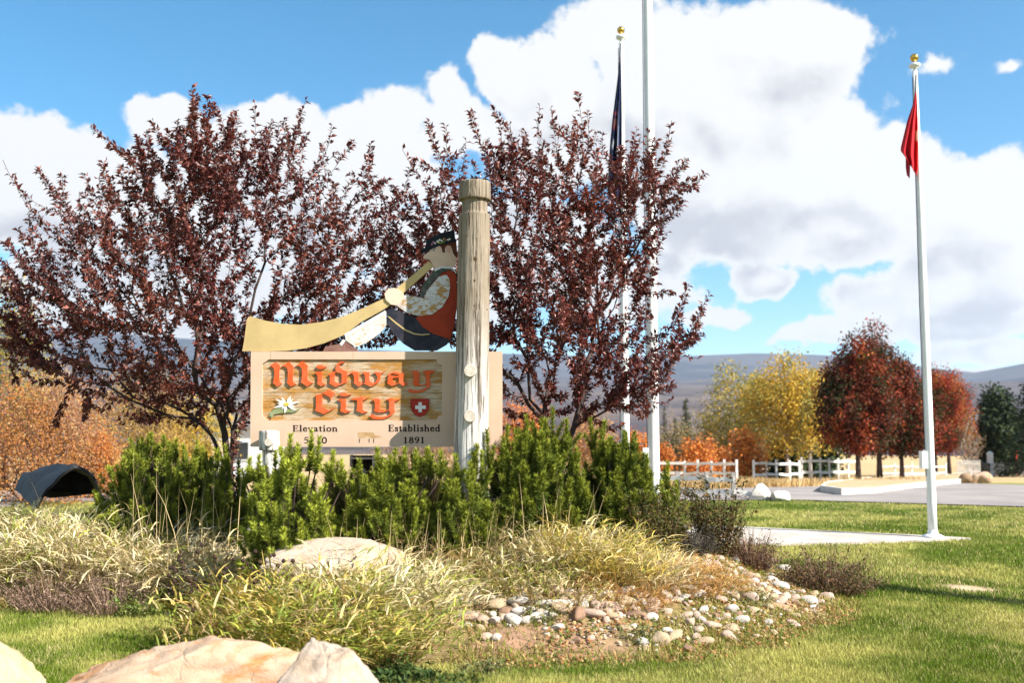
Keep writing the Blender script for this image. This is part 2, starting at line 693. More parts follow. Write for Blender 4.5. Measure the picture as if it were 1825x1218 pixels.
n2 = gm.noise(co, .03, 4, .7)
n3 = gm.noise(co, .012, 5, .65)
c = gm.mix(gm.mr(n1, .38, .62), (.125, .098, .088), (.065, .056, .066))
c = gm.mix(gm.mr(n3, .5, .62), c, (.05, .042, .052))
c = gm.mix(gm.mr(n2, .56, .66), c, (.045, .05, .03))
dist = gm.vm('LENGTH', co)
c = gm.mix(gm.mr(dist, 2600, 4200), c, gm.mix(gm.mr(n1, .42, .58), (.075, .075, .095), (.035, .045, .065)))  # far slopes: dark forest tone with distance haze blue put into the colour
finish(gm, c, .95, .05)
M['hills'] = m
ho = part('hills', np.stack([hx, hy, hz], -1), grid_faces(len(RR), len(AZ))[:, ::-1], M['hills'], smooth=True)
tag(ho, 'brown and purple hills rising beyond the valley', kind='structure')

# asphalt road and parking area beyond the lawn
rx = np.unique(np.concatenate([np.linspace(-60, 60, 121), [p[0] for p in ROAD_FAR + ROAD_NEAR]]))
tv = np.linspace(0, 1, 12)
RX, T = np.meshgrid(rx, tv, indexing='ij')
RY = road_near(RX) * (1 - T) + road_far(RX) * T
RZ = zt(RX, RY) + .022
m, gm = newmat('asphalt')
co = objco(gm)
n1 = gm.noise(co, .35, 5, .6)
n2 = gm.noise(co, 60, 4, .7)
c = gm.mix(gm.mr(n1, .35, .65), (.22, .195, .185), (.31, .275, .25))
c = gm.mix(gm.m('MULTIPLY', gm.mr(n2, .45, .7), .4), c, (.10, .09, .095))
finish(gm, c, .9, .2, 0, n2, .3, .01)
M['asphalt'] = m
tag(part('road', np.stack([RX, RY, RZ], -1), grid_faces(len(rx), len(tv)), M['asphalt'], smooth=True), 'grey asphalt road and parking area', kind='structure')


def prism(name, poly, z0, z1, mat, parent=None, sub=None, follow=True):
    """closed vertical-sided slab on a plan polygon"""
    n = len(poly)
    tri = tessellate_polygon([[Vector((p[0], p[1], 0)) for p in poly]])
    zb = np.array([zs(*p) if follow else 0 for p in poly])
    V = [(p[0], p[1], zb[i] + z1) for i, p in enumerate(poly)] + [(p[0], p[1], zb[i] + z0) for i, p in enumerate(poly)]
    T = [tuple(t) for t in tri]
    Q = [(i, (i + 1) % n, n + (i + 1) % n, n + i) for i in range(n)]
    mb = MB().add(V, Q, T)
    return mb.build(name, mat, parent)


m, gm = newmat('concrete')
co = objco(gm)
n1 = gm.noise(co, 2.2, 5, .6)
n2 = gm.noise(co, 60, 4, .7)
c = gm.mix(gm.mr(n1, .35, .65), (.48, .43, .375), (.36, .315, .27))
c = gm.mix(gm.m('MULTIPLY', gm.mr(n2, .5, .7), .3), c, (.3, .27, .24))
finish(gm, c, .9, .2, 0, n2, .25, .005)
M['concrete'] = m
path = prism('path', PATH_POLY, -.08, .035, M['concrete'])
tag(path, 'pale concrete path round the flagpole bases', kind='structure')

ISL = [tuple(Gm(px, py)[:2]) for px, py in ((1462, 878), (1475, 868), (1508, 864), (1560, 857), (1640, 852), (1732, 848), (1733, 860), (1660, 868), (1560, 882), (1500, 884))]
isl = empty('kerb_island', (*ISL[0], 0))
tag(isl, 'gravel topped traffic island with pale concrete kerb', kind='structure')


def ring_slab(name, poly, inset, z0, z1, mat, parent):
    cx, cy = np.mean([p[0] for p in poly]), np.mean([p[1] for p in poly])
    inner = []
    for p in poly:
        d = np.array((cx - p[0], cy - p[1]))
        d = d / np.linalg.norm(d)
        inner.append((p[0] + d[0] * inset, p[1] + d[1] * inset))
    n = len(poly)
    V = []
    for pl, z in ((poly, z0), (poly, z1), (inner, z1), (inner, z0)):
        V += [(p[0], p[1], zs(*p) + z) for p in pl]
    Q = []
    for k in range(3):
        for i in range(n):
            j = (i + 1) % n
            Q.append((k * n + i, k * n + j, (k + 1) * n + j, (k + 1) * n + i))
    MB().add(V, Q).build(name, mat, parent)
    return inner


M['kerb'] = mat_plain('kerb_concrete', (.62, .58, .53), (.5, .46, .41), 2, .9, .2, .3, 40, .006)
M['gravel'] = mat_plain('tan_gravel', (.50, .37, .22), (.36, .26, .15), 3, .95, .1, .8, 25, .03)
inner = ring_slab('kerb', ISL, .22, -.1, .20, M['kerb'], isl)
prism('gravel_bed', inner, -.1, .17, M['gravel'], isl)


# ------------------------------------------------------------------ lawn and ground cover, blade by blade (nobody could count it)
def frustum(n, y0, y1, power=2.0):
    """random ground points under the view and well to both sides, denser near the camera"""
    u = rng.random(n)
    if power == 2.0:
        yy = 1 / (1 / y0 + u * (1 / y1 - 1 / y0))
    else:
        yy = y0 * (y1 / y0) ** u
    xx = (rng.random(n) * 2 - 1) * .62 * yy
    return xx, yy


def tri_blades(x, y, h, w, cols, lean=.5):
    n = len(x)
    z = zt(x, y)
    az_ = rng.random(n) * 2 * np.pi
    a2 = rng.random(n) * 2 * np.pi
    b0 = np.stack([x - np.cos(az_) * w / 2, y - np.sin(az_) * w / 2, z - .005], 1)
    b1 = np.stack([x + np.cos(az_) * w / 2, y + np.sin(az_) * w / 2, z - .005], 1)
    l = rng.random(n) * lean
    t = np.stack([x + np.cos(a2) * l * h, y + np.sin(a2) * l * h, z + h], 1)
    V = np.stack([b0, b1, t], 1).reshape(-1, 3)
    C = np.repeat(cols, 3, axis=0)
    return V, np.arange(3 * n).reshape(-1, 3), C


lx, ly = frustum(900000, 5.6, 27.0)
keep = (bed_mask(lx, ly) < rng.random(len(lx)) * .6 + .1) & (ly < road_near(lx) - .05) & ~inpoly(lx, ly, PATH_POLY)
keep &= np.exp(-(((lx - 5.1) / .34) ** 2 + ((ly - 11.45) / .30) ** 2) ** 2) < rng.random(len(lx)) * .9
lx, ly = lx[keep][:420000], ly[keep][:420000]
lc = lawn_color(lx, ly) * (.7 + .6 * rng.random((len(lx), 1)))
strawm = rng.random(len(lx)) < .06 + .22 * sstep((fbm(lx * .8, ly * .8, 77) - .5) / .15)
lc[strawm] = np.array((.50, .42, .19)) * (.7 + .5 * rng.random((strawm.sum(), 1)))
sc_ = np.clip(ly / 8.0, 1, 2.2)
V, Fc, C = tri_blades(lx, ly, (.020 + .026 * rng.random(len(lx))) * (1 + .25 * (sc_ - 1)), (.0055 + .0035 * rng.random(len(lx))) * sc_, lc, .9)
lo = part('lawn_grass', V, Fc, M['blade'], cols=C)
tag(lo, 'short green mown grass of the lawn', 'grass', kind='stuff')

# weeds, thin dry grass and fallen leaves covering the soil of the berm
wx, wy = frustum(260000, 6.0, 15.5, 1)
bmv = bed_mask(wx, wy)
cover = fbm(wx * 1.6, wy * 1.6, 83)
soilp = np.exp(-(((wx - .25) / 1.1) ** 2 + ((wy - 7.75) / .42) ** 2))
keep = (bmv > .15 + .6 * rng.random(len(wx))) & (cover > .36 + .25 * rng.random(len(wx)) * .8) & (soilp < .55 + .5 * rng.random(len(wx)))
wx, wy = wx[keep][:90000], wy[keep][:90000]
pick = rng.random(len(wx))
wc = np.where((pick < .62)[:, None], np.array((.17, .20, .03)), np.where((pick < .9)[:, None], np.array((.42, .34, .12)), np.array((.30, .16, .07)))) * (.6 + .8 * rng.random((len(wx), 1)))
V, Fc, C = tri_blades(wx, wy,   .02 + .05 * rng.random(len(wx)), .006 + .008 * rng.random(len(wx)), wc, 1.6)
wo_ = part('ground_cover', V, Fc, M['blade'], cols=C)
tag(wo_, 'thin weeds and dry grass covering the berm', 'ground cover', kind='stuff')


def leaves_np(p, d, L, W, curl=.25, fold=.35, five=True, up=.6):
    n = len(p)
    d = d / (np.linalg.norm(d, axis=1, keepdims=True) + 1e-9)
    r = rng.normal(size=(n, 3))
    r[:, 2] += up * 3
    s = np.cross(d, r)
    s /= np.linalg.norm(s, axis=1, keepdims=True) + 1e-9
    nn = np.cross(s, d)
    L = np.broadcast_to(L, (n,))[:, None]
    W = np.broadcast_to(W, (n,))[:, None]
    mid = p + d * L * .48
    tip = p + d * L - nn * L * curl
    l = mid + s * W * .5 + nn * W * fold
    r_ = mid - s * W * .5 + nn * W * fold
    k = np.arange(n)[:, None]
    if five:
        V = np.stack([p, l, mid, r_, tip], 1).reshape(-1, 3)
        o = k * 5
        F = np.concatenate([o + [0, 2, 1], o + [0, 3, 2], o + [1, 2, 4], o + [2, 3, 4]], 0)
        return V, F, 5
    V = np.stack([p, l, r_, tip], 1).reshape(-1, 3)
    o = k * 4
    F = np.concatenate([o + [0, 2, 1], o + [1, 2, 3]], 0)
    return V, F, 4


fx, fy = frustum(60000, 6.0, 15.0, 1)
keep = (bed_mask(fx, fy) > .2 + .5 * rng.random(len(fx))) & (fbm(fx * 2.1, fy * 2.1, 91) > .42)
fx, fy = fx[keep][:19000], fy[keep][:19000]
fp = np.stack([fx, fy, zt(fx, fy) + .006 + .02 * rng.random(len(fx))], 1)
fd_ = rng.normal(size=(len(fx), 3))
fd_[:, 2] *= .25
pick = rng.random(len(fx))
fc = np.where((pick < .4)[:, None], np.array((.36, .17, .07)), np.where((pick < .75)[:, None], np.array((.42, .30, .13)), np.array((.13, .17, .04)))) * (.6 + .7 * rng.random((len(fx), 1)))
V, Fc, k = leaves_np(fp, fd_, .03 + .03 * rng.random(len(fx)), .018 + .014 * rng.random(len(fx)), five=False, up=1.5)
tag(part('leaf_litter', V, Fc, M['leaf'], cols=np.repeat(fc, k, 0)), 'fallen brown and tan leaves lying on the berm', 'leaves', kind='stuff')

# tall dry grass on the far side of the road
dx = rng.uniform(2, 24, 26000)
dy = road_far(dx) + .3 + rng.random(len(dx)) ** 1.4 * 5
keep = (dx < 9.2 + 1.2 * rng.random(len(dx))) | ((dx < 18.5) & (rng.random(len(dx)) < .12))
dx, dy = dx[keep], dy[keep]
dc = np.array((.52, .36, .17)) * (.6 + .7 * rng.random((len(dx), 1)))
V, Fc, C = tri_blades(dx, dy,   .14 + .24 * rng.random(len(dx)), .03 + .03 * rng.random(len(dx)), dc, .6)
tag(part('dry_grass', V, Fc, M['blade'], cols=C), 'tall straw coloured dry grass along far road edge', 'dry grass', kind='stuff')


# ------------------------------------------------------------------ the welcome sign
YS = 9.80
SX0 = P(671, 797, YS)


def loops_px(loop, Y):
    return [P(x, y, Y) for x, y in loop]


def slab(name, loops, yf, thick, mat, parent, bevel=0.0):
    """flat board of real thickness; loops in the sign's plane, [outer, holes...] or several outers"""
    mb = MB()
    for grp in loops:
        pts = [[Vector((q[0], q[2], 0)) for q in loops_px(lp, yf)] for lp in grp]
        flat = [q for lp in pts for q in lp]
        tri = tessellate_polygon(pts)
        V = [(q.x, yf, q.y) for q in flat] + [(q.x, yf + thick, q.y) for q in flat]
        n = len(flat)
        T = []
        for t in tri:
            a, b, c = (flat[i] for i in t)
            if (b.x - a.x) * (c.y - a.y) - (b.y - a.y) * (c.x - a.x) < 0:
                t = (t[0], t[2], t[1])
            T.append(tuple(t))
            T.append((n + t[0], n + t[2], n + t[1]))
        Q = []
        k = 0
        for lp in pts:
            ln = len(lp)
            for i in range(ln):
                j = (i + 1) % ln
                Q.append((k + i, k + j, n + k + j, n + k + i))
            k += ln
        mb.add(V, Q, T)
    return mb.build(name, mat, parent)


def cr(origin, scale, pts):
    return [(origin[0] + x / scale, origin[1] + y / scale) for x, y in pts]


def arc(cx, cy, r, a0, a1, n=6, ry=None):
    ry = ry or r
    return [(cx + r * math.cos(math.radians(a0 + (a1 - a0) * i / n)), cy + ry * math.sin(math.radians(a0 + (a1 - a0) * i / n))) for i in range(n + 1)]


# sign materials
m, gm = newmat('tan_board_paint')
co = objco(gm)
n1 = gm.noise(co, 2.2, 5, .6)
n2 = gm.noise(gm.mapping(co, (1, 1, .18)), 14, 6, .65)
c = gm.mix(gm.mr(n1, .35, .7), (.60, .425, .305), (.545, .38, .265))
c = gm.mix(gm.m('MULTIPLY', gm.mr(n2, .52, .72), .22), c, (.52, .34, .21))
finish(gm, c, .75, .25, 0, gm.noise(co, 120, 3, .6), .12, .003)
M['tan'] = m

m, gm = newmat('sandblasted_cedar')
co = objco(gm)
grain = gm.noise(gm.mapping(co, (.9, 1, 34)), 5, 6, .62)
fine = gm.noise(gm.mapping(co, (6, 1, 120)), 4, 4, .6)
patch = gm.noise(gm.mapping(co, (1.0, 1, 2.6)), 3.1, 6, .65)
c = gm.mix(gm.mr(patch, .40, .60), (.50, .24, .05), (.62, .49, .34))
c = gm.mix(gm.m('MULTIPLY', gm.mr(grain, .49, .62), .9), c, (.30, .145, .04))
c = gm.mix(gm.m('MULTIPLY', gm.mr(fine, .56, .7), .35), c, (.62, .50, .36))
finish(gm, c, .85, .2, 0, gm.m('ADD', grain, gm.m('MULTIPLY', fine, .6)), .9, .012)
M['cedar'] = m

m, gm = newmat('orange_letter_paint')
co = objco(gm)
n1 = gm.noise(co, 9, 5, .6)
n2 = gm.noise(co, 34, 5, .7)
c = gm.mix(gm.mr(n1, .38, .66), (.64, .088, .018), (.60, .13, .05))
c = gm.mix(gm.m('MULTIPLY', gm.mr(n2, .60, .70), .7), c, (.60, .27, .17))
finish(gm, c, .65, .12, 0, n2, .15, .003)
M['orange'] = m


def paint(name, c1, c2, scale=9, worn=None, wth=(.56, .66), rough=.6):
    m_, g_ = newmat(name)
    co_ = objco(g_)
    a = g_.noise(co_, scale, 5, .6)
    cc = g_.mix(g_.mr(a, .38, .64), c1, c2)
    if worn:
        b = g_.noise(g_.mapping(co_, (1, 1, 1.8)), scale * 1.3, 7, .68)
        cc = g_.mix(g_.mr(b, *wth), cc, worn)
    finish(g_, cc, rough, .10, 0, g_.noise(co_, 60, 4, .6), .12, .003)
    return m_


M['horn'] = paint('horn_yellow_paint', (.54, .395, .18), (.47, .34, .155), 3)
M['sock'] = paint('sock_white_paint', (.66, .62, .58), (.58, .52, .46), 9, (.55, .30, .12), (.52, .64))
M['white_trim'] = paint('white_trim_paint', (.72, .70, .67), (.62, .60, .58), 14)
M['shoe'] = paint('shoe_brown_paint', (.20, .095, .075), (.26, .14, .11), 12)
M['navy'] = paint('navy_paint', (.022, .024, .036), (.045, .042, .052), 7, (.14, .13, .14), (.66, .74))
M['vest'] = paint('vest_red_paint', (.34, .045, .018), (.27, .035, .016), 6)
M['sleeve'] = paint('worn_sleeve_paint', (.62, .60, .60), (.50, .48, .48), 8, (.40, .22, .065), (.47, .57))
M['skin'] = paint('skin_paint', (.66, .46, .34), (.60, .42, .31), 8)
M['hand'] = paint('hand_paint', (.72, .55, .42), (.68, .50, .38), 8)
M['hair'] = paint('hair_brown_paint', (.12, .035, .018), (.09, .028, .015), 12)
M['hat'] = paint('hat_black_paint', (.012, .014, .018), (.02, .022, .026), 9)
M['strap'] = paint('strap_green_paint', (.05, .07, .055), (.11, .10, .09), 22, (.45, .42, .40), (.60, .68))
M['shield'] = paint('shield_red_paint', (.36, .035, .02), (.30, .03, .018), 8)
M['black_text'] = paint('black_lettering', (.018, .012, .010), (.03, .02, .016), 20)
M['petal'] = paint('petal_white_paint', (.78, .76, .70), (.70, .68, .60), 20)
M['stem_green'] = paint('stem_green_paint', (.20, .24, .10), (.28, .30, .16), 14)
M['yellow'] = paint('yellow_paint', (.62, .50, .10), (.55, .42, .08), 14)
M['pinkp'] = paint('pink_paint', (.45, .20, .28), (.4, .18, .25), 14)
M['greenp'] = paint('green_paint', (.12, .17, .03), (.16, .2, .05), 14)
M['bare_wood'] = paint('bare_wood', (.50, .32, .16), (.40, .24, .11), 10, (.62, .46, .28))
M['slot'] = paint('dark_slot', (.02, .015, .012), (.03, .02, .015), 10)

m, gm = newmat('weathered_log')
co = objco(gm)
sepz = gm.new('ShaderNodeSeparateXYZ')
gm.put(sepz.inputs[0], co)
str_ = gm.noise(gm.mapping(co, (1, 1, .05)), 30, 5, .6)
str2 = gm.noise(gm.mapping(co, (1, 1, .03)), 16, 5, .6)
big = gm.noise(co, 1.6, 4, .6)
hgt = gm.m('ADD', gm.mr(sepz.outputs[2], 1.1, 2.5), gm.m('MULTIPLY', gm.m('SUBTRACT', big, .5), .9), clamp=True)
c = gm.mix(hgt, (.60, .565, .52), (.25, .20, .145))
c = gm.mix(gm.m('MULTIPLY', gm.mr(str2, .5, .64), .5), c, (.30, .235, .17))
c = gm.mix(gm.m('MULTIPLY', gm.mr(str_, .55, .62), .85), c, (.10, .075, .055))
finish(gm, c, .9, .15, 0, gm.m('ADD', str_, str2), .8, .03)
M['log'] = m
M['knot'] = paint('knot', (.13, .085, .05), (.08, .05, .03), 30)
M['end_grain'] = paint('peg_end_grain', (.58, .52, .44), (.48, .41, .33), 25)

sign = empty('welcome_sign', (SX0[0], YS, zs(SX0[0], YS)), 'carved town welcome sign on log posts with painted alphorn player cutout', 'sign')

# board: back sheet, front frame with the routed opening, cedar planks in the opening
OUT = [(447, 627), (895.5, 627), (895.5, 797), (446, 797)]
n = 12
x0, x1, y0, y1 = 467.5, 787.5, 641, 750
HOLE = [(x0, 649), (479, y0)] + [(778, y0)] + arc(788, 641, 10, 180, 90, 5)[1:] + [(x1, 738)] + arc(788, 750, 10, 270, 180, 5)[0:] + [(477, y1), (x0, 741)]
slab('board', [[OUT, HOLE]], YS, .022, M['tan'], sign)
slab('back_sheet', [[[(447, 627.4), (895, 627.4), (895, 796.6), (446, 796.6)]]], YS + .0225, .03, M['tan'], sign)
yb = [641, 668.5, 700.3, 726.5, 750]
for i in range(4):
    a, b = yb[i] + (.35 if i else -1.0), yb[i + 1] - (.35 if i < 3 else -1.0)
    slab('plank', [[[(466.5, a), (788.5, a), (788.5, b), (466.5, b)]]], YS + .0155 + .0008 * (i % 2), .006, M['cedar'], sign)
# thin joints in the painted frame
for sx in (482, 629):
    slab('joint', [[[(sx, 627.3), (sx + .8, 627.3), (sx + .8, 640.6), (sx, 640.6)]]], YS - .0006, .0012, M['bare_wood'], sign)

S = 1818 / 100.0
A1, A2, A3, A4, A5, A6 = (476, 636), (560, 636), (620, 640), (700, 640), (550, 690), (630, 690)
LET = [
    [[cr(A1, S, [(70, 325), (170, 240), (270, 180), (350, 215), (420, 305), (400, 380), (385, 560), (385, 740), (400, 800), (485, 880), (330, 980), (185, 850), (215, 760), (235, 560), (225, 420), (190, 350), (140, 318)])],
     [cr(A1, S, [(470, 312), (540, 275), (620, 220), (700, 175), (780, 250), (850, 330), (835, 420), (825, 600), (830, 800), (860, 840), (950, 890), (780, 975), (640, 850), (665, 760), (670, 560), (665, 430), (640, 370), (580, 320)])],
     [cr(A1, S, [(910, 310), (980, 270), (1060, 200), (1120, 150), (1200, 200), (1320, 290), (1305, 350), (1300, 560), (1290, 720), (1330, 790), (1500, 850), (1290, 975), (1090, 830), (1125, 700), (1130, 560), (1125, 400), (1080, 330), (1020, 295)])]],
    [[cr(A2, S, [(10, 540), (80, 500), (110, 490), (200, 490), (265, 540), (250, 600), (245, 800), (275, 860), (380, 905), (220, 970), (90, 880), (110, 800), (112, 640), (80, 570)])],
     [cr(A2, S, [(60, 340), (110, 275), (220, 262), (300, 310), (410, 335), (300, 395), (200, 405), (110, 385)])]],
    [[cr(A2, S, [(980, 215), (900, 205), (820, 240), (805, 300), (850, 370), (950, 440), (1080, 500), (1050, 560), (1045, 840), (680, 985), (480, 870), (510, 800), (510, 610), (440, 600), (560, 520), (720, 465), (690, 420), (675, 370), (700, 310), (760, 215), (840, 170), (920, 172)]),
      cr(A2, S, [(655, 545), (700, 495), (885, 555), (890, 850), (830, 885), (655, 800)])]],
    [[cr(A3, S, [(20, 550), (60, 470), (170, 410), (345, 415), (340, 500), (340, 720), (380, 750), (498, 812), (350, 905), (190, 790), (200, 730), (195, 560), (150, 480), (90, 480)])],
     [cr(A3, S, [(460, 475), (540, 420), (690, 440), (695, 715), (830, 800), (900, 740), (955, 650), (950, 560), (900, 480), (820, 462), (920, 425), (1080, 450), (1215, 400), (1090, 490), (1045, 560), (1050, 660), (980, 770), (740, 910), (600, 840), (508, 812), (555, 760), (555, 560), (520, 490)])]],
    [[cr(A3, S, [(1225, 590), (1300, 520), (1400, 440), (1540, 410), (1660, 465), (1850, 480), (1800, 530), (1795, 740), (1950, 810), (1800, 885), (1660, 790), (1430, 890), (1265, 790), (1295, 740), (1290, 605), (1345, 565), (1300, 548)]),
      cr(A3, S, [(1440, 650), (1480, 612), (1645, 605), (1650, 770), (1560, 800), (1440, 740)]),
      cr(A3, S, [(1380, 500), (1450, 468), (1645, 520), (1640, 555), (1560, 560), (1385, 545)])]],
    [[cr(A4, S, [(570, 440), (640, 375), (790, 370), (860, 430), (850, 620), (850, 820), (930, 850), (1090, 795), (1055, 560), (1050, 440), (950, 425), (1060, 375), (1300, 380), (1400, 395), (1235, 470), (1205, 520), (1205, 700), (1240, 800), (1215, 900), (1080, 1010), (900, 1090), (700, 1112), (560, 1090), (480, 1030), (540, 960), (640, 1005), (800, 1025), (950, 995), (1080, 925), (1110, 850), (1000, 862), (850, 890), (720, 870), (640, 800), (670, 700), (670, 520), (640, 450)])]],
    [[cr(A5, S, [(235, 270), (400, 225), (430, 230), (440, 420), (435, 640), (650, 780), (850, 660), (830, 700), (500, 890), (190, 760), (235, 700), (240, 450)])],
     [cr(A5, S, [(450, 212), (640, 90), (830, 190), (850, 240), (735, 350), (715, 450), (690, 335), (560, 262)])]],
    [[cr(A5, S, [(910, 440), (1000, 390), (1200, 385), (1212, 420), (1195, 740), (1370, 790), (1180, 860), (1010, 780), (1040, 720), (1045, 500), (1010, 455)])],
     [cr(A5, S, [(975, 255), (1030, 200), (1150, 188), (1250, 240), (1395, 248), (1250, 300), (1150, 310), (1030, 285)])]],
    [[cr(A6, S, [(-90, 415), (0, 360), (180, 350), (290, 300), (305, 375), (350, 385), (500, 345), (340, 435), (300, 430), (290, 560), (290, 720), (330, 780), (460, 812), (290, 865), (80, 770), (110, 720), (120, 500), (110, 425), (-20, 425)])]],
    [[cr(A6, S, [(590, 435), (650, 390), (720, 370), (850, 400), (845, 560), (850, 720), (1060, 770), (1150, 735), (1155, 560), (1145, 430), (1050, 428), (1120, 380), (1240, 370), (1340, 420), (1515, 398), (1330, 482), (1315, 540), (1310, 700), (1345, 800), (1290, 880), (1150, 970), (980, 1040), (800, 1060), (640, 1040), (520, 960), (590, 885), (700, 950), (900, 985), (1090, 950), (1190, 880), (1190, 830), (1150, 765), (1000, 815), (850, 835), (740, 810), (650, 765), (690, 720), (695, 560), (680, 460)])]],
]
for L_ in LET:
    slab('letter', L_, YS - .0005, .0175, M['orange'], sign)

# the shield with its white cross
sh = [(731.5, 712), (735, 711), (761, 711), (765, 712), (765, 726), (763, 733), (757, 740), (748.5, 744), (740, 740.5), (734, 733), (731.5, 725)]
shd = slab('shield', [[sh]], YS + .002, .016, M['shield'], sign)
slab('cross', [[[(745.8, 717.5), (751.8, 717.5), (751.8, 723.2), (758.8, 723.2), (758.8, 729.4), (751.8, 729.4), (751.8, 735.2), (745.8, 735.2), (745.8, 729.4), (740, 729.4), (740, 723.2), (745.8, 723.2)]]], YS - .001, .004, M['white_trim'], shd)

# edelweiss
fl = slab('flower_stem', [[cr((470, 690), 18.18, [(230, 950), (160, 940), (240, 800), (330, 730), (480, 690), (640, 690), (800, 720), (980, 760), (1190, 700), (1080, 790), (950, 830), (720, 830), (560, 850), (340, 890), (290, 960), (250, 1030)])]], YS + .004, .014, M['stem_green'], sign)
c0 = (730, 570)
for ang, ln, w in ((-62, 330, 46), (-38, 300, 40), (-12, 470, 44), (14, 320, 40), (32, 380, 44), (100, 300, 50), (135, 220, 40), (165, 430, 46), (188, 310, 36), (207, 400, 44), (236, 290, 42)):
    ca, sa = math.cos(math.radians(ang)), math.sin(math.radians(ang))
    pts = [(60, -w * .5), (ln * .5, -w), (ln, 0), (ln * .5, w), (60, w * .5)]
    slab('petal', [[cr((470, 690), 18.18, [(c0[0] + a * ca - b * sa, c0[1] + a * sa + b * ca) for a, b in pts])]], YS - .001 + .0004 * (ang % 5), .006, M['petal'], fl)
slab('flower_eye', [[cr((470, 690), 18.18, arc(730, 565, 92, 0, 340, 10, 60))]], YS - .004, .006, M['yellow'], fl)

# painted lettering below, one mesh per word: serif strokes
GL = {
    'E': (.72, [((.14, 0), (.14, 1), .17), ((0, .03), (.62, .03), .07), ((0, .97), (.60, .97), .07), ((.14, .52), (.48, .52), .07), ((.62, 0), (.66, .26), .06), ((.58, 1), (.62, .76), .06), ((.47, .40), (.47, .64), .06)]),
    'l': (.36, [((.17, 0), (.17, 1.04), .16), ((0, .03), (.34, .03), .06), ((.02, 1.0), (.2, 1.02), .07)]),
    'i': (.36, [((.17, 0), (.17, .64), .16), ((0, .03), (.34, .03), .06), ((.02, .60), (.2, .63), .07), ((.16, .84), (.16, 1.0), .16)]),
    'e': (.56, [[(.46, .38), (.42, .55), (.28, .65), (.13, .56), (.07, .34), (.12, .14), (.26, .03), (.40, .06), (.50, .16)], ((.10, .37), (.46, .37), .06)]),
    'v': (.62, [((.08, .64), (.30, .0), .15), ((.52, .64), (.30, .0), .07), ((0, .63), (.2, .63), .06), ((.40, .63), (.62, .63), .06)]),
    'a': (.56, [[(.08, .50), (.18, .62), (.32, .62), (.38, .50), (.38, .10), (.44, .03), (.54, .06)], [(.38, .38), (.16, .32), (.08, .18), (.12, .06), (.24, .03), (.38, .14)]]),
    't': (.42, [((.18, .80), (.18, .12), .15), [(.18, .14), (.24, .03), (.38, .06)], ((0, .61), (.38, .61), .07)]),
    'o': (.62, [[(.30, .65), (.12, .56), (.07, .34), (.12, .10), (.30, .01), (.48, .10), (.54, .34), (.48, .56), (.30, .65)]]),
    'n': (.70, [((.15, 0), (.15, .64), .15), ((.0, .61), (.15, .63), .06), ((0, .03), (.30, .03), .06), ((.40, .03), (.68, .03), .06), ((.52, 0), (.52, .45), .15), [(.16, .48), (.30, .62), (.44, .62), (.52, .45)]]),
    's': (.46, [[(.38, .50), (.30, .63), (.16, .62), (.08, .50), (.16, .38), (.32, .30), (.39, .17), (.30, .04), (.16, .03), (.06, .15)]]),
    'b': (.62, [((.14, .0), (.14, 1.04), .15), ((0, 1.0), (.14, 1.02), .07), [(.15, .50), (.30, .64), (.48, .56), (.53, .33), (.47, .10), (.30, .02), (.15, .08)]]),
    'h': (.70, [((.15, 0), (.15, 1.04), .15), ((.0, 1.0), (.15, 1.02), .06), ((0, .03), (.30, .03), .06), ((.40, .03), (.68, .03), .06), ((.52, 0), (.52, .45), .15), [(.16, .48), (.30, .62), (.44, .62), (.52, .45)]]),
    'd': (.64, [((.48, .02), (.48, 1.04), .15), ((.34, 1.0), (.48, 1.02), .07), ((.48, .03), (.62, .05), .06), [(.47, .50), (.32, .64), (.14, .56), (.08, .33), (.13, .10), (.30, .02), (.47, .12)]]),
    '1': (.62, [((.31, 0), (.31, .96), .16), ((.12, .82), (.31, .94), .07), ((.12, .03), (.50, .03), .06)]),
    '5': (.62, [((.16, .93), (.50, .93), .10), ((.16, .93), (.13, .55), .06), [(.13, .54), (.28, .62), (.44, .54), (.50, .34), (.43, .12), (.26, .02), (.08, .06)]]),
    '0': (.62, [[(.31, .96), (.14, .82), (.08, .48), (.14, .14), (.31, .01), (.48, .14), (.54, .48), (.48, .82), (.31, .96)]]),
    '8': (.62, [[(.31, .96), (.14, .86), (.14, .66), (.31, .53), (.48, .66), (.48, .86), (.31, .96)], [(.31, .53), (.10, .38), (.08, .16), (.31, .01), (.54, .16), (.52, .38), (.31, .53)]]),
    '9': (.62, [[(.48, .56), (.31, .46), (.12, .56), (.10, .80), (.31, .96), (.50, .84), (.53, .56), (.42, .22), (.16, .0)]]),
}


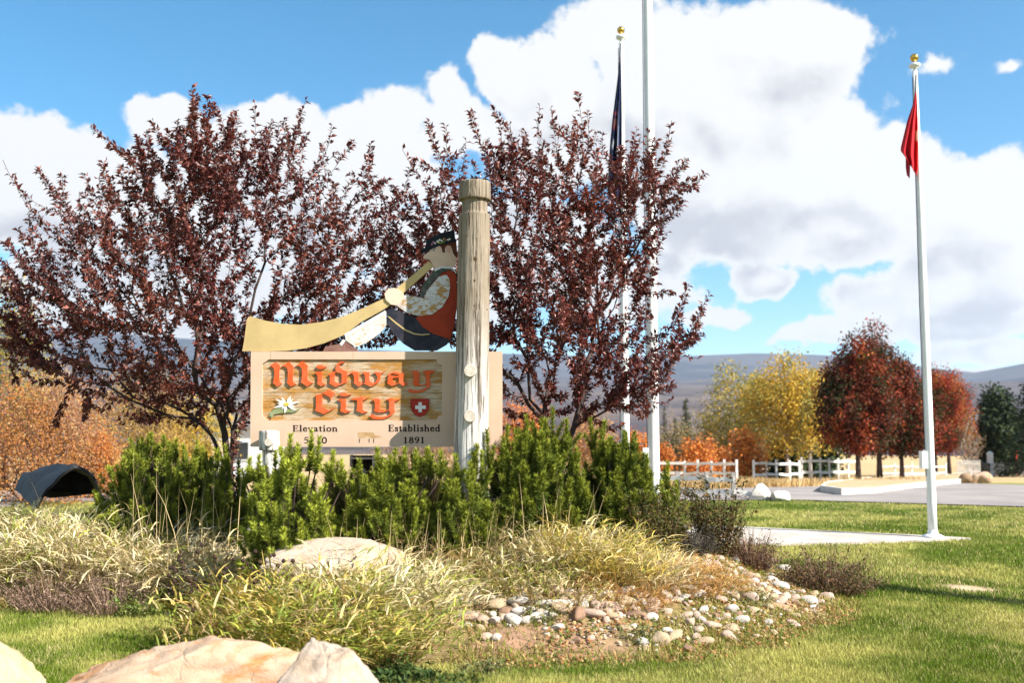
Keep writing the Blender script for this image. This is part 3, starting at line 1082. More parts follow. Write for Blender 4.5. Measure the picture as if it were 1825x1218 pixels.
def word(text, px, py, cap, width, name='lettering'):
    """px: left edge, py: baseline, cap: capital height in the photo's pixels, width: total"""
    tot = sum(GL[ch][0] + .07 if ch != ' ' else .69 for ch in text)
    sxw = width / tot
    mb = MB()
    x = px
    k = 0
    for ch in text:
        if ch == ' ':
            x += .69 * sxw
            continue
        adv, strokes = GL[ch]
        for st in strokes:
            if isinstance(st, list):
                segs = []
                for a, b in zip(st[:-1], st[1:]):
                    vert = abs(b[1] - a[1]) / (math.hypot(b[0] - a[0], b[1] - a[1]) + 1e-6)
                    segs.append((a, b, .06 + .085 * vert))
            else:
                segs = [st]
            for a, b, w in segs:
                a_ = (x + a[0] * sxw, py - a[1] * cap)
                b_ = (x + b[0] * sxw, py - b[1] * cap)
                d = math.hypot(b_[0] - a_[0], b_[1] - a_[1]) + 1e-6
                tx, ty = (b_[0] - a_[0]) / d, (b_[1] - a_[1]) / d
                hw = w * cap * .78
                e = hw * .35
                nx_, ny_ = -ty * hw, tx * hw
                q = [(a_[0] - tx * e + nx_, a_[1] - ty * e + ny_), (b_[0] + tx * e + nx_, b_[1] + ty * e + ny_), (b_[0] + tx * e - nx_, b_[1] + ty * e - ny_), (a_[0] - tx * e - nx_, a_[1] - ty * e - ny_)]
                yy = YS - .0008 - .00004 * (k % 12)
                k += 1
                mb.add([P(u_, v_, yy) for u_, v_ in q], [(0, 1, 2, 3)])
        x += (adv + .07) * sxw
    o = mb.build(name, M['black_text'], sign)
    return tag(o, kind='stuff')


word('Elevation', 522, 769.6, 10.8, 81)
word('5  0', 541, 790.8, 11.2, 43)
word('Established', 692.5, 769.5, 11.3, 93)
word('1891', 718.5, 790.6, 11.2, 40)

# scraped patch of bare wood with a broken bracket
pt = slab('bare_patch', [[[(637, 772), (640, 771), (666, 771.4), (668, 776), (674, 777), (681, 779.5), (674, 780.5), (667, 782), (655, 780.5), (640, 782)]]], YS - .0008, .0012, M['bare_wood'], sign)
for sx in (639.5, 657, 665):
    slab('slot', [[[(sx, 783.5), (sx + 1.8, 782.5), (sx + 1.4, 790), (sx + .5, 790)]]], YS - .0010, .0012, M['slot'], pt)

# ---- painted plywood alphorn player on top of the board
f5 = lambda pts: cr((660, 400), 5.074, pts)
h13 = lambda pts: cr((740, 400), 13.53, pts)
YF = YS + .012
fig = slab('alphorn', [[[(431.6, 626.4), (435, 608), (440, 569), (446.4, 564), (474, 572), (504, 577.3), (535, 579), (570, 574.8), (607.5, 565.8), (643.7, 551), (686.5, 531), (704.3, 516.3), (764.5, 466), (773.3, 474), (719, 522), (705, 538), (676.6, 556), (643.7, 574), (614, 597), (578, 611.8), (545, 620.8), (512, 625.4), (479, 626.6)]]], YF, .026, M['horn'], sign)
pl = slab('alphorn_player', [[f5([(150, 890), (155, 770), (200, 760), (400, 850), (500, 640), (560, 520), (650, 430), (720, 410), (780, 450), (787, 700), (764, 900), (735, 1030), (690, 1090), (600, 1142), (400, 1142), (300, 1082), (200, 982)])]], YF + .008, .02, M['navy'], sign)
slab('breeches', [[f5([(155, 770), (200, 762), (300, 800), (410, 850), (470, 930), (560, 990), (720, 1045), (690, 1088), (600, 1139), (400, 1139), (300, 1080), (200, 980), (150, 890)])]], YF + .001, .007, M['navy'], pl)
slab('breeches_piping', [[f5([(158, 835), (170, 833), (240, 890), (320, 950), (400, 985), (470, 995), (535, 988), (535, 997), (470, 1005), (395, 997), (312, 962), (232, 902)])]], YF - .001, .003, M['horn'], pl)
slab('vest', [[f5([(490, 660), (520, 590), (580, 510), (650, 440), (720, 415), (775, 450), (784, 700), (761, 900), (721, 1041), (560, 987), (473, 928), (413, 850), (470, 780)])]], YF - .002, .006, M['vest'], pl)
slab('collar_strap', [[f5([(445, 655), (470, 560), (520, 480), (580, 410), (650, 385), (745, 390), (780, 440), (722, 412), (650, 432), (575, 505), (515, 590), (480, 665)])]], YF - .004, .008, M['strap'], pl)
slab('collar', [[f5([(575, 408), (640, 380), (745, 388), (782, 440), (772, 442), (738, 402), (640, 396), (585, 425)])]], YF - .006, .004, M['white_trim'], pl)
slab('sleeve', [[f5([(240, 738), (312, 640), (400, 655), (490, 668), (515, 600), (545, 560), (620, 472), (690, 455), (718, 500), (722, 560), (708, 650), (650, 748), (560, 815), (440, 828), (330, 800)])]], YF - .010, .008, M['sleeve'], pl)
slab('hand', [[[(685, 524), (690, 516.5), (697, 513.8), (704, 513.5), (712, 516.5), (719, 523), (720, 528), (715, 539), (707, 544.5), (697, 543), (688, 535)]]], YF - .013, .013, M['hand'], pl)
slab('stocking', [[[(614, 597), (650, 576), (688, 554.5), (688.5, 579), (682, 589), (673, 597.5), (652, 612), (634, 619), (616, 607)]]], YF - .003, .012, M['sock'], pl)
slab('stocking_edge', [[[(613.5, 596), (686.5, 553.5), (687, 559), (616, 602)]]], YF - .005, .003, M['white_trim'], pl)
slab('shoe', [[[(575.5, 626.4), (579.6, 618.4), (604, 613.4), (609, 616.7), (617, 608), (632, 620), (637, 621.6), (637, 626.4)]]], YF + .001, .016, M['shoe'], pl)
slab('stocking_cuff', [[[(605, 613.4), (611, 605), (616.5, 607), (609, 616.9)]]], YF - .001, .005, M['white_trim'], pl)
slab('hair', [[h13([(560, 520), (700, 440), (990, 390), (1005, 600), (1015, 800), (960, 850), (900, 900), (700, 800), (600, 700)])]], YF + .004, .012, M['hair'], pl)
face = slab('face', [[h13([(190, 790), (215, 745), (265, 705), (330, 690), (345, 640), (400, 585), (480, 555), (590, 518), (635, 570), (650, 640), (665, 682), (722, 678), (718, 580), (765, 512), (845, 512), (885, 590), (900, 660), (930, 725), (1000, 815), (990, 930), (900, 1050), (480, 1075), (420, 970), (340, 850), (240, 842)])]], YF - .001, .012, M['skin'], pl)
slab('brow', [[h13([(425, 625), (490, 570), (500, 578), (455, 625), (435, 655)])]], YF - .0022, .0014, M['hat'], face)
slab('ear', [[h13([(745, 560), (775, 525), (835, 522), (865, 580), (850, 690), (790, 690), (765, 620)])]], YF - .0025, .003, paint('ear_pink_paint', (.58, .33, .26), (.52, .30, .23)), face)
slab('mouth', [[h13([(235, 836), (330, 845), (335, 858), (250, 850)])]], YF - .0022, .0014, M['hat'], face)
hat = slab('hat', [[h13([(125, 672), (160, 605), (250, 550), (262, 370), (430, 300), (600, 210), (800, 165), (945, 135), (962, 330), (1000, 385), (985, 415), (800, 455), (600, 505), (360, 615), (150, 698)])]], YF - .006, .016, M['hat'], pl)
for (fx_, fy_, r_, mk) in ((400, 480, 26, 'pinkp'), (440, 430, 30, 'pinkp'), (480, 455, 24, 'petal'), (540, 410, 34, 'petal'), (590, 375, 28, 'petal'), (570, 440, 24, 'yellow'), (640, 395, 30, 'petal'), (670, 430, 34, 'greenp'), (715, 395, 26, 'greenp'), (735, 370, 22, 'orange'), (790, 370, 26, 'petal'), (830, 355, 24, 'petal'), (620, 455, 26, 'greenp'), (690, 345, 18, 'yellow')):
    a0 = (fx_ * 7) % 60
    star = []
    for q in range(10):
        rr_ = r_ * (1.25 if q % 2 == 0 else .55)
        star.append((fx_ + rr_ * math.cos(math.radians(a0 + q * 36)), fy_ + rr_ * math.sin(math.radians(a0 + q * 36))))
    slab('hat_flower', [[h13(star)]], YF - .0085 - .0003 * (fx_ % 4), .003, M[mk], hat)


# ---- log posts
def log(name, top_px, bot_px, Y, prof, nseg, nside, cracks, mat, parent, seed=1, lean_to=None):
    """log with carved rings; prof maps image row to radius in metres; cracks = (angle, width, depth, row0, row1)"""
    rows = np.array(sorted(set(list(np.linspace(top_px[1], bot_px[1], nseg)) + [p[0] + e for p in prof for e in (-.05, .05)])))
    rows = rows[(rows >= top_px[1]) & (rows <= bot_px[1])]
    th = np.linspace(0, 2 * np.pi, nside, endpoint=False)
    V = []
    for ry in rows:
        t = (ry - top_px[1]) / (bot_px[1] - top_px[1])
        cpt = P(top_px[0] + (bot_px[0] - top_px[0]) * t, ry, Y)
        r = np.interp(ry, [p[0] for p in prof], [p[1] for p in prof])
        rad = r * (1 + .025 * (fbm(np.cos(th) * 1.5 + 5, np.sin(th) * 1.5 + ry * .012, seed) - .5) * 2)
        rad = rad - .0025 * vnoise(th * 26, np.full_like(th, ry * .03), seed + 4)
        for (ca, cw, cd, r0, r1) in cracks:
            if r0 <= ry <= r1:
                wob = ca + .04 * math.sin(ry * .045 + ca * 7) + .02 * math.sin(ry * .13)
                dth = np.abs((th - wob + np.pi) % (2 * np.pi) - np.pi)
                rad = rad - cd * np.exp(-(dth / cw) ** 2) * min(1, (ry - r0) / 15 + .2, (r1 - ry) / 15 + .2)
        V.append(np.stack([cpt[0] + rad * np.cos(th), cpt[1] + rad * np.sin(th), np.full_like(th, cpt[2])], 1))
    m_, n_ = len(V), nside
    V = np.vstack(V + [V[0].mean(0, keepdims=True) + [[0, 0, .006]]])
    Q = [(i * n_ + j, i * n_ + (j + 1) % n_, (i + 1) * n_ + (j + 1) % n_, (i + 1) * n_ + j) for i in range(m_ - 1) for j in range(n_)]
    T = [(m_ * n_, (j + 1) % n_, j) for j in range(n_)]
    return part(name, V, [np.array(Q), np.array(T)], mat, parent, smooth=True)


YP = YS - .175
K = YP / F_PX
front = -math.pi / 2
rp = 28.6 * K
prof = [(325, rp * .93), (326.5, rp), (352, rp * 1.02), (357.5, rp * 1.0), (358.2, rp * .82), (361, rp * .81), (382, rp * .83), (383, rp * .995), (430, rp), (600, rp * 1.04), (980, rp * 1.10)]
cracks = [(front - .95, .04, .04, 326, 990), (front - .62, .022, .016, 420, 760), (front - .1, .014, .008, 340, 520), (front + .2, .02, .012, 430, 700), (front + .42, .022, .016, 540, 900), (front + .05, .012, .006, 600, 990), (front + .8, .012, .006, 330, 640), (front - .3, .012, .006, 326, 420), (front + .1, .012, .007, 326, 360), (front + .42, .012, .007, 326, 360)]
post = log('post', (846.6, 325), (836.5, 990), YP, prof, 90, 150, cracks, M['log'], sign, 61)


def peg(px, py, r, Yc, depth, parent, tilt=0.0):
    c = P(px, py, Yc)
    pts = [c + np.array((0, .12, 0)), c + np.array((0, -depth + .006, tilt * depth)), c + np.array((0, -depth, tilt * depth))]
    o = MB().tube(pts, [r, r, r * .9], 20).build('peg', M['end_grain'], parent)
    return o


pf = YP - rp
peg(838.2, 661.8, 11.2 * K, pf, .062, post)
peg(838.2, 742.0, 11.2 * K, pf, .058, post)
for (kx, ky, kr) in ((847, 461, 3.8), (833, 419.5, 2.4), (834, 575, 2.8), (846, 500, 2.0), (845, 545, 1.7), (836, 780, 1.8), (868, 552, 1.3)):
    off = (kx - (846.6 + (836.5 - 846.6) * (ky - 325) / 665)) * K
    yk = YP - math.sqrt(max(rp * rp * 1.02 - off * off, 1e-6))
    c = P(kx, ky, yk)
    MB().tube([c + np.array((0, .02, 0)), c + np.array((0, .0, 0)), c + np.array((0, -.0015, 0))], [kr * K, kr * K, kr * K * .6], 12).build('knot', M['knot'], post)

YQ = YS - .13
K2 = YQ / F_PX
rq = 18.0 * K2
prof = [(768, rq * .92), (769.5, rq), (801, rq * 1.03), (803, rq), (803.8, rq * .72), (830, rq * .72), (832, rq), (980, rq * 1.08)]
m2 = M['log'].copy()
post2 = log('short_post', (479.7, 768), (483, 985), YQ, prof, 40, 90, [(front - .6, .03, .012, 768, 900), (front + .5, .02, .008, 768, 860), (front + .1, .02, .006, 769, 800)], M['log'], sign, 71)
peg(480, 789, 7.2 * K2, YQ - rq, .045, post2)

# low spotlight box behind the pines
c = P(646, 824, YS + .18)
bx = empty('light_box', (c[0], c[1], zs(c[0], c[1])), 'small tan wooden light box under the middle of sign board', 'light box')
K3 = (YS + .18) / F_PX
for nm, a, b, sz in (('box_side', 626.5, 826, (.016, .14, .16)), ('box_side', 666.5, 826, (.016, .14, .16)), ('box_top', 646.5, 817.4, (.232, .16, .016))):
    q = P(a, b, YS + .18)
    MB().box(q, sz).build(nm, M['tan'], bx)
MB().box(P(646.5, 826, YS + .235), (.2, .012, .15)).build('box_back', M['slot'], bx)
q = P(646.5, 842, YS + .2)
MB().tube([(q[0], q[1], q[2] + .03), (q[0], q[1], zs(q[0], q[1]) - .05)], .03, 10).build('stake', M['fence_grey'], bx)


# ------------------------------------------------------------------ flagpoles and flags
def flagpole(label, base_px, Y, top_py, r0, r1, box_py=None, ball=True, box_side=-1, top_z=None):
    x = (base_px - 912.5) / F_PX * Y
    zb = zs(x, Y)
    ztop = top_z if top_z else P(base_px, top_py, Y)[2]
    root = empty('flagpole', (x, Y, zb), label, 'flagpole', 'white flagpoles')
    zz = np.linspace(zb - .05, ztop, 14)
    rr_ = np.interp(zz, [zb, zb + (ztop - zb) * .35, ztop], [r0, r0 * .97, r1])
    MB().tube([(x, Y, q) for q in zz], rr_, 24).build('shaft', M['white_paint'], root, smooth=True)
    MB().lathe((x, Y, zb + .03), [(r0 * 2.3, 0), (r0 * 2.3, .02), (r0 * 1.7, .045), (r0 * 1.15, .06), (r0 * 1.02, .13)], 24).build('base_collar', M['white_paint'], root, smooth=True)
    if ball:
        rb = r1 * 1.75
        tr = MB().lathe((x, Y, ztop), [(r1 * .9, -.01), (r1 * .6, .05), (r1 * 2.1, .075), (r1 * 2.35, .10), (r1 * 2.2, .125), (r1 * .5, .15), (r1 * .5, .17)], 22).build('truck', M['grey_metal'] if box_side > 0 else M['white_paint'], root, smooth=True)
        t = np.linspace(0, math.pi, 14)
        MB().lathe((x, Y, ztop + .165 + rb), [(rb * math.sin(q) + 1e-4, -rb * math.cos(q)) for q in t], 24).build('finial_ball', M['gold'], root, smooth=True)
    if box_py:
        b = P(base_px, box_py, Y)
        MB().box((x + box_side * (r0 + .035), Y, b[2]), (.085, .13, .28)).build('winch_box', M['white_paint'], root)
    hx_ = x - (r0 + .012)
    MB().tube([(hx_, Y - .02, zb + 1.0), (hx_ + .004, Y - .02, (zb + ztop) / 2), (x - r1 - .012, Y - .02, ztop - .1)], .006, 6).build('halyard', M['rope'], root)
    MB().box((x - r0 - .02, Y - .02, zb + 1.35), (.04, .03, .16)).build('cleat', M['grey_metal'], root)
    return root, x, ztop


fpA, xA, zA = flagpole('tall thick white flagpole rising out of the picture behind right crabapple', 1163.5, 15.5, 0, .088, .062, 815, True, -1, 11.5)
fpB, xB, zB = flagpole('thinner white flagpole carrying the drooping blue flag', 1113.3, 17.2, 76, .075, .038, None)
fpC, xC, zC = flagpole('white flagpole on the open lawn carrying the red flag', 1652.5, 16.35, 127, .072, .040, 820)


def drape(name, label, Y, rows, ncol, colf, folds, amp, catg='flag'):
    """hanging cloth: rows of (y at left, y at right, x left, x right) in the photograph, with real pleats in depth"""
    nr = 46
    V = []
    C = []
    rows = np.array(rows, float)
    tk = np.linspace(0, 1, len(rows))
    for i in range(nr):
        t = i / (nr - 1)
        yl, yr, xl, xr = (np.interp(t, tk, rows[:, k]) for k in range(4))
        for j in range(ncol):
            u = j / (ncol - 1)
            ph = u * folds * 2 * math.pi
            xx = xl + (xr - xl) * u + math.sin(ph * .5 + t * 3) * (xr - xl) * .03
            yy = yl + (yr - yl) * u
            dep = amp * math.sin(ph + t * 1.5) * (.25 + .75 * t) + amp * .5 * math.sin(ph * .37 + 2)
            V.append(P(xx, yy, Y + dep))
            C.append(colf(xx, yy, u, t))
    F_ = grid_faces(nr, ncol)
    o = part(name, V, F_, M['cloth'], cols=np.array(C), smooth=True, loc=tuple(P(rows[0][2], rows[0][0], Y)))
    o.modifiers.new('thickness', 'SOLIDIFY').thickness = .004
    return tag(o, label, catg, 'flags on the flagpoles')


def red_col(x, y, u, t):
    return (.75, .66, .64) if (232 < y < 252 and x > 1632.5) or (190 < y < 206 and x > 1634.6) else (.68, .03, .042)


drape('flag', 'red flag hanging limp from the flagpole on the lawn', 16.2, [(163, 163, 1631.5, 1633.5), (185, 182, 1627.5, 1634), (215, 215, 1617, 1635), (240, 240, 1610.5, 1635.5), (262, 262, 1605, 1636.5), (268, 285, 1604.5, 1636.5), (276, 300, 1610, 1636.5), (284, 314, 1616, 1634)], 44, red_col, 2.6, .10)
fl2 = drape('flag_corner', '', 16.28, [(270, 270, 1614, 1622), (300, 305, 1614.5, 1622), (312, 318, 1616, 1621.5)], 12, lambda x, y, u, t: (.42, .015, .03), .8, .05)
flagred = [o for o in col.objects if o.name == 'flag'][0]
wl = np.array(fl2.location)
fl2.parent = flagred
fl2.location = tuple(wl - np.array(flagred.location))
fl2.name = 'flag_fold'
for k_ in ('label', 'category', 'group'):
    if k_ in fl2:
        del fl2[k_]


def blue_col(x, y, u, t):
    d = math.hypot((x - 1096) / 1.0, (y - 216) / 2.2)
    if 5.0 < d < 7.2 and x < 1100:
        return (.38, .07, .08)
    if d < 3.5:
        return (.30, .12, .11)
    if abs((y - 262) - (x - 1094) * .9) < 1.6 and x < 1103:
        return (.5, .52, .58)
    if abs(x - 1101.5 + (y - 200) * .012) < .9 and 180 < y < 280:
        return (.42, .45, .55)
    if 246 < y < 254 and 1092 < x < 1096:
        return (.45, .47, .5)
    return (.014, .022, .075)


drape('flag', 'dark blue flag hanging limp beside the thinner flagpole', 17.05, [(96, 96, 1104.5, 1106), (130, 130, 1102, 1106.5), (170, 170, 1097, 1107), (210, 210, 1091.5, 1107.5), (250, 250, 1087.5, 1107.5), (300, 300, 1084, 1108), (335, 340, 1083, 1108), (350, 365, 1084, 1107)], 48, blue_col, 2.4, .10)
for (px0, py0, px1, py1, Yr, root) in ((1632.5, 133, 1632.5, 164, 16.2, fpC), (1106, 76, 1105.3, 97, 17.05, fpB)):
    MB().tube([P(px0, py0, Yr), P(px1, py1, Yr)], .012, 6).build('flag_clip', M['rope'], root)

# unseen pole, added beyond the right edge to cast the long lawn shadow
HP = 8.6
xl_, yl_ = 3.85 + 1.086 * HP, 11.1 - .571 * HP
lp = empty('shadow_pole', (xl_, yl_, zs(xl_, yl_)), 'unseen thick pole added to cast the long shadow across the lawn', 'added pole')
MB().tube([(xl_, yl_, -.8), (xl_, yl_, 4.0), (xl_, yl_, HP)], [.28, .26, .23], 18).build('shaft', M['fence_grey'], lp, smooth=True)
MB().lathe((xl_, yl_, HP), [(.25, -.05), (.25, .03), (.01, .06)], 18).build('cap', M['grey_metal'], lp)


# ------------------------------------------------------------------ trees
def mst(points, root, bf):
    pts = np.vstack([np.asarray(root, float)[None], points])
    n = len(pts)
    par = np.full(n, -1)
    pl_ = np.zeros(n)
    intree = np.zeros(n, bool)
    intree[0] = True
    best = np.linalg.norm(pts - pts[0], axis=1)
    cost = best.copy()
    bp = np.zeros(n, int)
    cost[0] = np.inf
    order = [0]
    for _ in range(n - 1):
        i = int(np.argmin(cost))
        par[i] = bp[i]
        pl_[i] = pl_[par[i]] + np.linalg.norm(pts[i] - pts[par[i]])
        intree[i] = True
        cost[i] = np.inf
        order.append(i)
        d = np.linalg.norm(pts - pts[i], axis=1) + bf * pl_[i]
        better = (d < cost) & ~intree
        cost[better] = d[better]
        bp[better] = i
    return pts, par, order


def smooth_tree(pts, par, it=3):
    n = len(pts)
    cnt = np.zeros(n)
    for i in range(1, n):
        cnt[par[i]] += 1
    for _ in range(it):
        s = np.zeros_like(pts)
        np.add.at(s, par[1:], pts[1:])
        mid = np.where(cnt[:, None] > 0, s / np.maximum(cnt, 1)[:, None], pts)
        q = pts.copy()
        q[1:] = .5 * pts[1:] + .25 * pts[par[1:]] + .25 * mid[1:]
        pts = np.where((cnt > 0)[:, None], q, pts)
        pts[0] = q[0] if False else pts[0]
    return pts


def tree_radii(par, order, rtip, expo):
    n = len(par)
    r = np.zeros(n)
    acc = np.zeros(n)
    kids = np.zeros(n)
    for i in reversed(order):
        r[i] = rtip if kids[i] == 0 else acc[i] ** (1 / expo)
        if par[i] >= 0:
            acc[par[i]] += r[i] ** expo
            kids[par[i]] += 1
    return r, kids


def chains(par, order, r):
    n = len(par)
    ch = [[] for _ in range(n)]
    for i in order[1:]:
        ch[par[i]].append(i)
    out = []
    stack = [(0, None)]
    while stack:
        s, p = stack.pop()
        path = [p, s] if p is not None else [s]
        cur = s
        while ch[cur]:
            k = sorted(ch[cur], key=lambda q: -r[q])
            for o in k[1:]:
                stack.append((o, cur))
            cur = k[0]
            path.append(cur)
        if len(path) > 1:
            out.append(path)
    return out


def wood(pts, par, order, r, mat, parent, name='trunk', minr=0.0):
    mb = MB()
    for c in chains(par, order, r):
        c = [q for k, q in enumerate(c) if r[q] >= minr or k < 2]
        if len(c) < 2:
            continue
        p = pts[c]
        rad = r[c].copy()
        if len(c) > 1 and rad[0] > rad[1]:
            rad[0] = rad[1]
        ok = np.concatenate([[True], np.linalg.norm(np.diff(p, axis=0), axis=1) > 1e-4])
        p, rad = p[ok], rad[ok]
        if len(p) < 2:
            continue
        mb.tube(p, rad, 8 if rad[0] > .03 else (5 if rad[0] > .01 else 3), cap=False)
    return mb.build(name, mat, parent, smooth=True)


def poly_dist(x, y, poly):
    d = np.full(x.shape, 1e9)
    n = len(poly)
    for i in range(n):
        a = np.array(poly[i], float)
        b = np.array(poly[(i + 1) % n], float)
        ab = b - a
        t = np.clip(((x - a[0]) * ab[0] + (y - a[1]) * ab[1]) / (ab @ ab), 0, 1)
        d = np.minimum(d, np.hypot(x - a[0] - t * ab[0], y - a[1] - t * ab[1]))
    return d


def crown_points(poly, n, Y, thick, seed):
    r_ = np.random.default_rng(seed)
    xs_, ys_ = zip(*poly)
    out = []
    while len(out) < n:
        x = r_.uniform(min(xs_), max(xs_), 4000)
        y = r_.uniform(min(ys_), max(ys_), 4000)
        k = inpoly(x, y, poly)
        k &= (fbm(x / 70, y / 70, seed + 3) > .46) | (r_.random(len(x)) < .42)
        x, y = x[k], y[k]
        d = poly_dist(x, y, poly) / F_PX * Y
        half = thick * np.sqrt(np.clip(d / (thick * .8), 0, 1))
        dep = (r_.random(len(x)) * 2 - 1) * half
        for a, b, c_ in zip(x, y, dep):
            out.append(P(a, b, Y + c_))
    return np.array(out[:n])


def crabapple(label, poly, root, Y, thick, n, whips, seed, leafn):
    r_ = np.random.default_rng(seed)
    t = empty('crabapple_tree', root, label, 'tree', 'purple crabapple trees')
    pts = crown_points(poly, n, Y, thick, seed)
    top_c = pts.mean(0)
    pts, par, order = mst(pts, root, .34)
    pts = smooth_tree(pts, par, 3)
    # whips: long leafy shoots reaching out past the crown
    wl_ = []
    kids = np.zeros(len(par))
    for i in order[1:]:
        kids[par[i]] += 1
    tips = [i for i in order[1:] if kids[i] == 0]
    out_c = np.array(root) + np.array((0, 0, 1.2))
    for i in tips:
        base = pts[i]
        d = base - out_c
        d = d / np.linalg.norm(d)
        pd = base - pts[par[i]]
        pd = pd / (np.linalg.norm(pd) + 1e-6)
        d = d * 1.0 + pd * .5 + np.array((0, 0, .35)) + r_.normal(size=3) * .18
        d /= np.linalg.norm(d)
        wl_.append((i, base, base + d * (r_.uniform(.10, .36) if r_.random() < .8 else r_.uniform(.4, .75))))
    for (px_, py_) in whips:
        tp = P(px_, py_, Y + r_.uniform(-.5, .5))
        j = int(np.argmin(np.linalg.norm(pts - tp, axis=1) + .25 * np.linalg.norm(pts - np.array(root), axis=1) * 0))
        wl_.append((j, pts[j], tp))
    wp, wpar = [], []
    nbase = len(pts)
    allp = list(pts)
    allpar = list(par)
    segs = []
    for (j, a, b) in wl_:
        ln = np.linalg.norm(b - a)
        ns = max(2, int(ln / .12))
        side = r_.normal(size=3) * .06 * ln
        prev = j
        for s in range(1, ns + 1):
            q = s / ns
            pt = a + (b - a) * q + side * math.sin(q * math.pi) - np.array((0, 0, .10 * ln)) * math.sin(q * math.pi)
            allp.append(pt)
            allpar.append(prev)
            prev = len(allp) - 1
    pts2 = np.array(allp)
    par2 = np.array(allpar)
    order2 = list(order) + list(range(nbase, len(pts2)))
    r, kids = tree_radii(par2, order2, .0032, 2.35)
    wood(pts2, par2, order2, r, M['bark'], t, 'trunk')
    # leaves along every thin shoot
    a = pts2[par2[1:]]
    b = pts2[1:]
    thin = (r[1:] < .012)
    a, b = a[thin], b[thin]
    ln = np.linalg.norm(b - a, axis=1)
    zrel = (b[:, 2] - root[2])
    dens = leafn * np.where(zrel < 2.6, 1.12, .95) * np.clip(.35 + 2.6 * (fbm(b[:, 0] * 2.2, b[:, 2] * 2.2 + b[:, 1], seed + 8) - .28), .25, 1.7)
    cnt = r_.poisson(ln * dens)
    ii = np.repeat(np.arange(len(a)), cnt)
    q = r_.random(len(ii))[:, None]
    ax = (b - a)[ii] / (ln[ii][:, None] + 1e-9)
    p = a[ii] + (b - a)[ii] * q
    rad = r_.normal(size=(len(ii), 3))
    rad -= (rad * ax).sum(1, keepdims=True) * ax
    rad /= np.linalg.norm(rad, axis=1, keepdims=True) + 1e-9
    d = ax * .75 + rad * .85 + np.array((0, 0, -.10))
    L = r_.uniform(.036, .086, len(ii))
    V, F_, k = leaves_np(p + rad * .006, d, L, L * r_.uniform(.40, .56, len(ii)), curl=.32, fold=.30, up=.5)
    base = np.array((.120, .030, .026))
    warm = np.array((.28, .085, .040))
    pink = np.array((.32, .13, .10))
    tt = r_.random((len(ii), 1))
    patch = np.clip((fbm(p[:, 0] * 1.3 + 9, p[:, 2] * 1.3, seed) - .35) * 2.2, 0, 1)[:, None]
    C = base * (1 - patch * tt) + warm * patch * tt
    C = np.where(r_.random((len(ii), 1)) < .20, pink, C) * (.42 + .8 * r_.random((len(ii), 1)))
    part('crown', V, F_, M['purple_leaf'], t, cols=np.repeat(C, k, 0))
    return len(ii)


LPOLY = [(40, 500), (110, 420), (190, 345), (245, 285), (290, 262), (350, 235), (400, 250), (460, 275), (510, 268), (550, 310), (610, 345), (655, 330), (690, 410), (715, 480), (705, 560), (690, 625), (600, 650), (520, 690), (470, 740), (430, 770), (370, 765), (300, 762), (215, 745), (150, 715), (90, 668), (25, 645), (5, 580)]
LW = [(350, 172), (378, 186), (332, 228), (272, 214), (288, 246), (160, 226), (195, 258), (545, 178), (535, 212), (505, 214), (520, 240), (600, 272), (660, 256), (655, 285), (690, 320), (5, 285), (30, 335), (66, 300), (100, 335), (150, 312), (8, 470), (14, 515), (20, 560), (415, 216), (440, 232), (462, 250), (572, 262), (360, 200), (10, 590), (62, 640), (110, 652), (28, 680), (96, 760), (150, 745), (250, 760), (215, 300), (240, 262), (40, 420), (12, 430), (585, 300), (625, 310), (700, 360), (735, 282), (480, 235), (395, 228), (640, 612), (600, 622), (680, 600), (575, 600), (660, 575)]
RPOLY = [(705, 440), (722, 360), (765, 335), (800, 275), (860, 300), (925, 268), (1000, 262), (1045, 245), (1100, 300), (1150, 275), (1195, 315), (1205, 370), (1170, 440), (1150, 520), (1165, 600), (1222, 615), (1225, 660), (1190, 695), (1140, 730), (1075, 752), (1000, 768), (935, 762), (888, 735), (862, 680), (862, 640), (840, 625), (760, 622), (690, 612), (668, 560), (690, 500)]
RW = [(795, 224), (832, 252), (868, 250), (735, 280), (714, 345), (935, 232), (985, 214), (1046, 194), (1030, 216), (1065, 232), (1155, 234), (1170, 255), (1186, 272), (1255, 308), (1240, 335), (1222, 292), (1266, 520), (1252, 556), (1244, 600), (1246, 640), (700, 330), (760, 300), (1010, 225), (905, 245), (890, 260), (1128, 262), (1210, 330), (1195, 690), (1140, 745), (1215, 560), (1200, 520), (720, 395), (695, 385), (960, 240), (700, 612), (742, 603), (790, 600), (770, 622), (720, 590), (705, 560), (805, 615), (735, 570)]
rL = P(424, 832, 11.7)
rL[2] = zs(rL[0], rL[1]) - .05
rR = P(988, 800, 11.5)
rR[2] = zs(rR[0], rR[1]) - .05
nl1 = crabapple('wide purple leaved crabapple tree behind the left half of the sign', LPOLY, tuple(rL), 11.7, 1.5, 1500, LW, 5, 134)
nl2 = crabapple('narrower purple leaved crabapple tree behind the tall post', RPOLY, tuple(rR), 11.5, 1.2, 1150, RW, 9, 126)


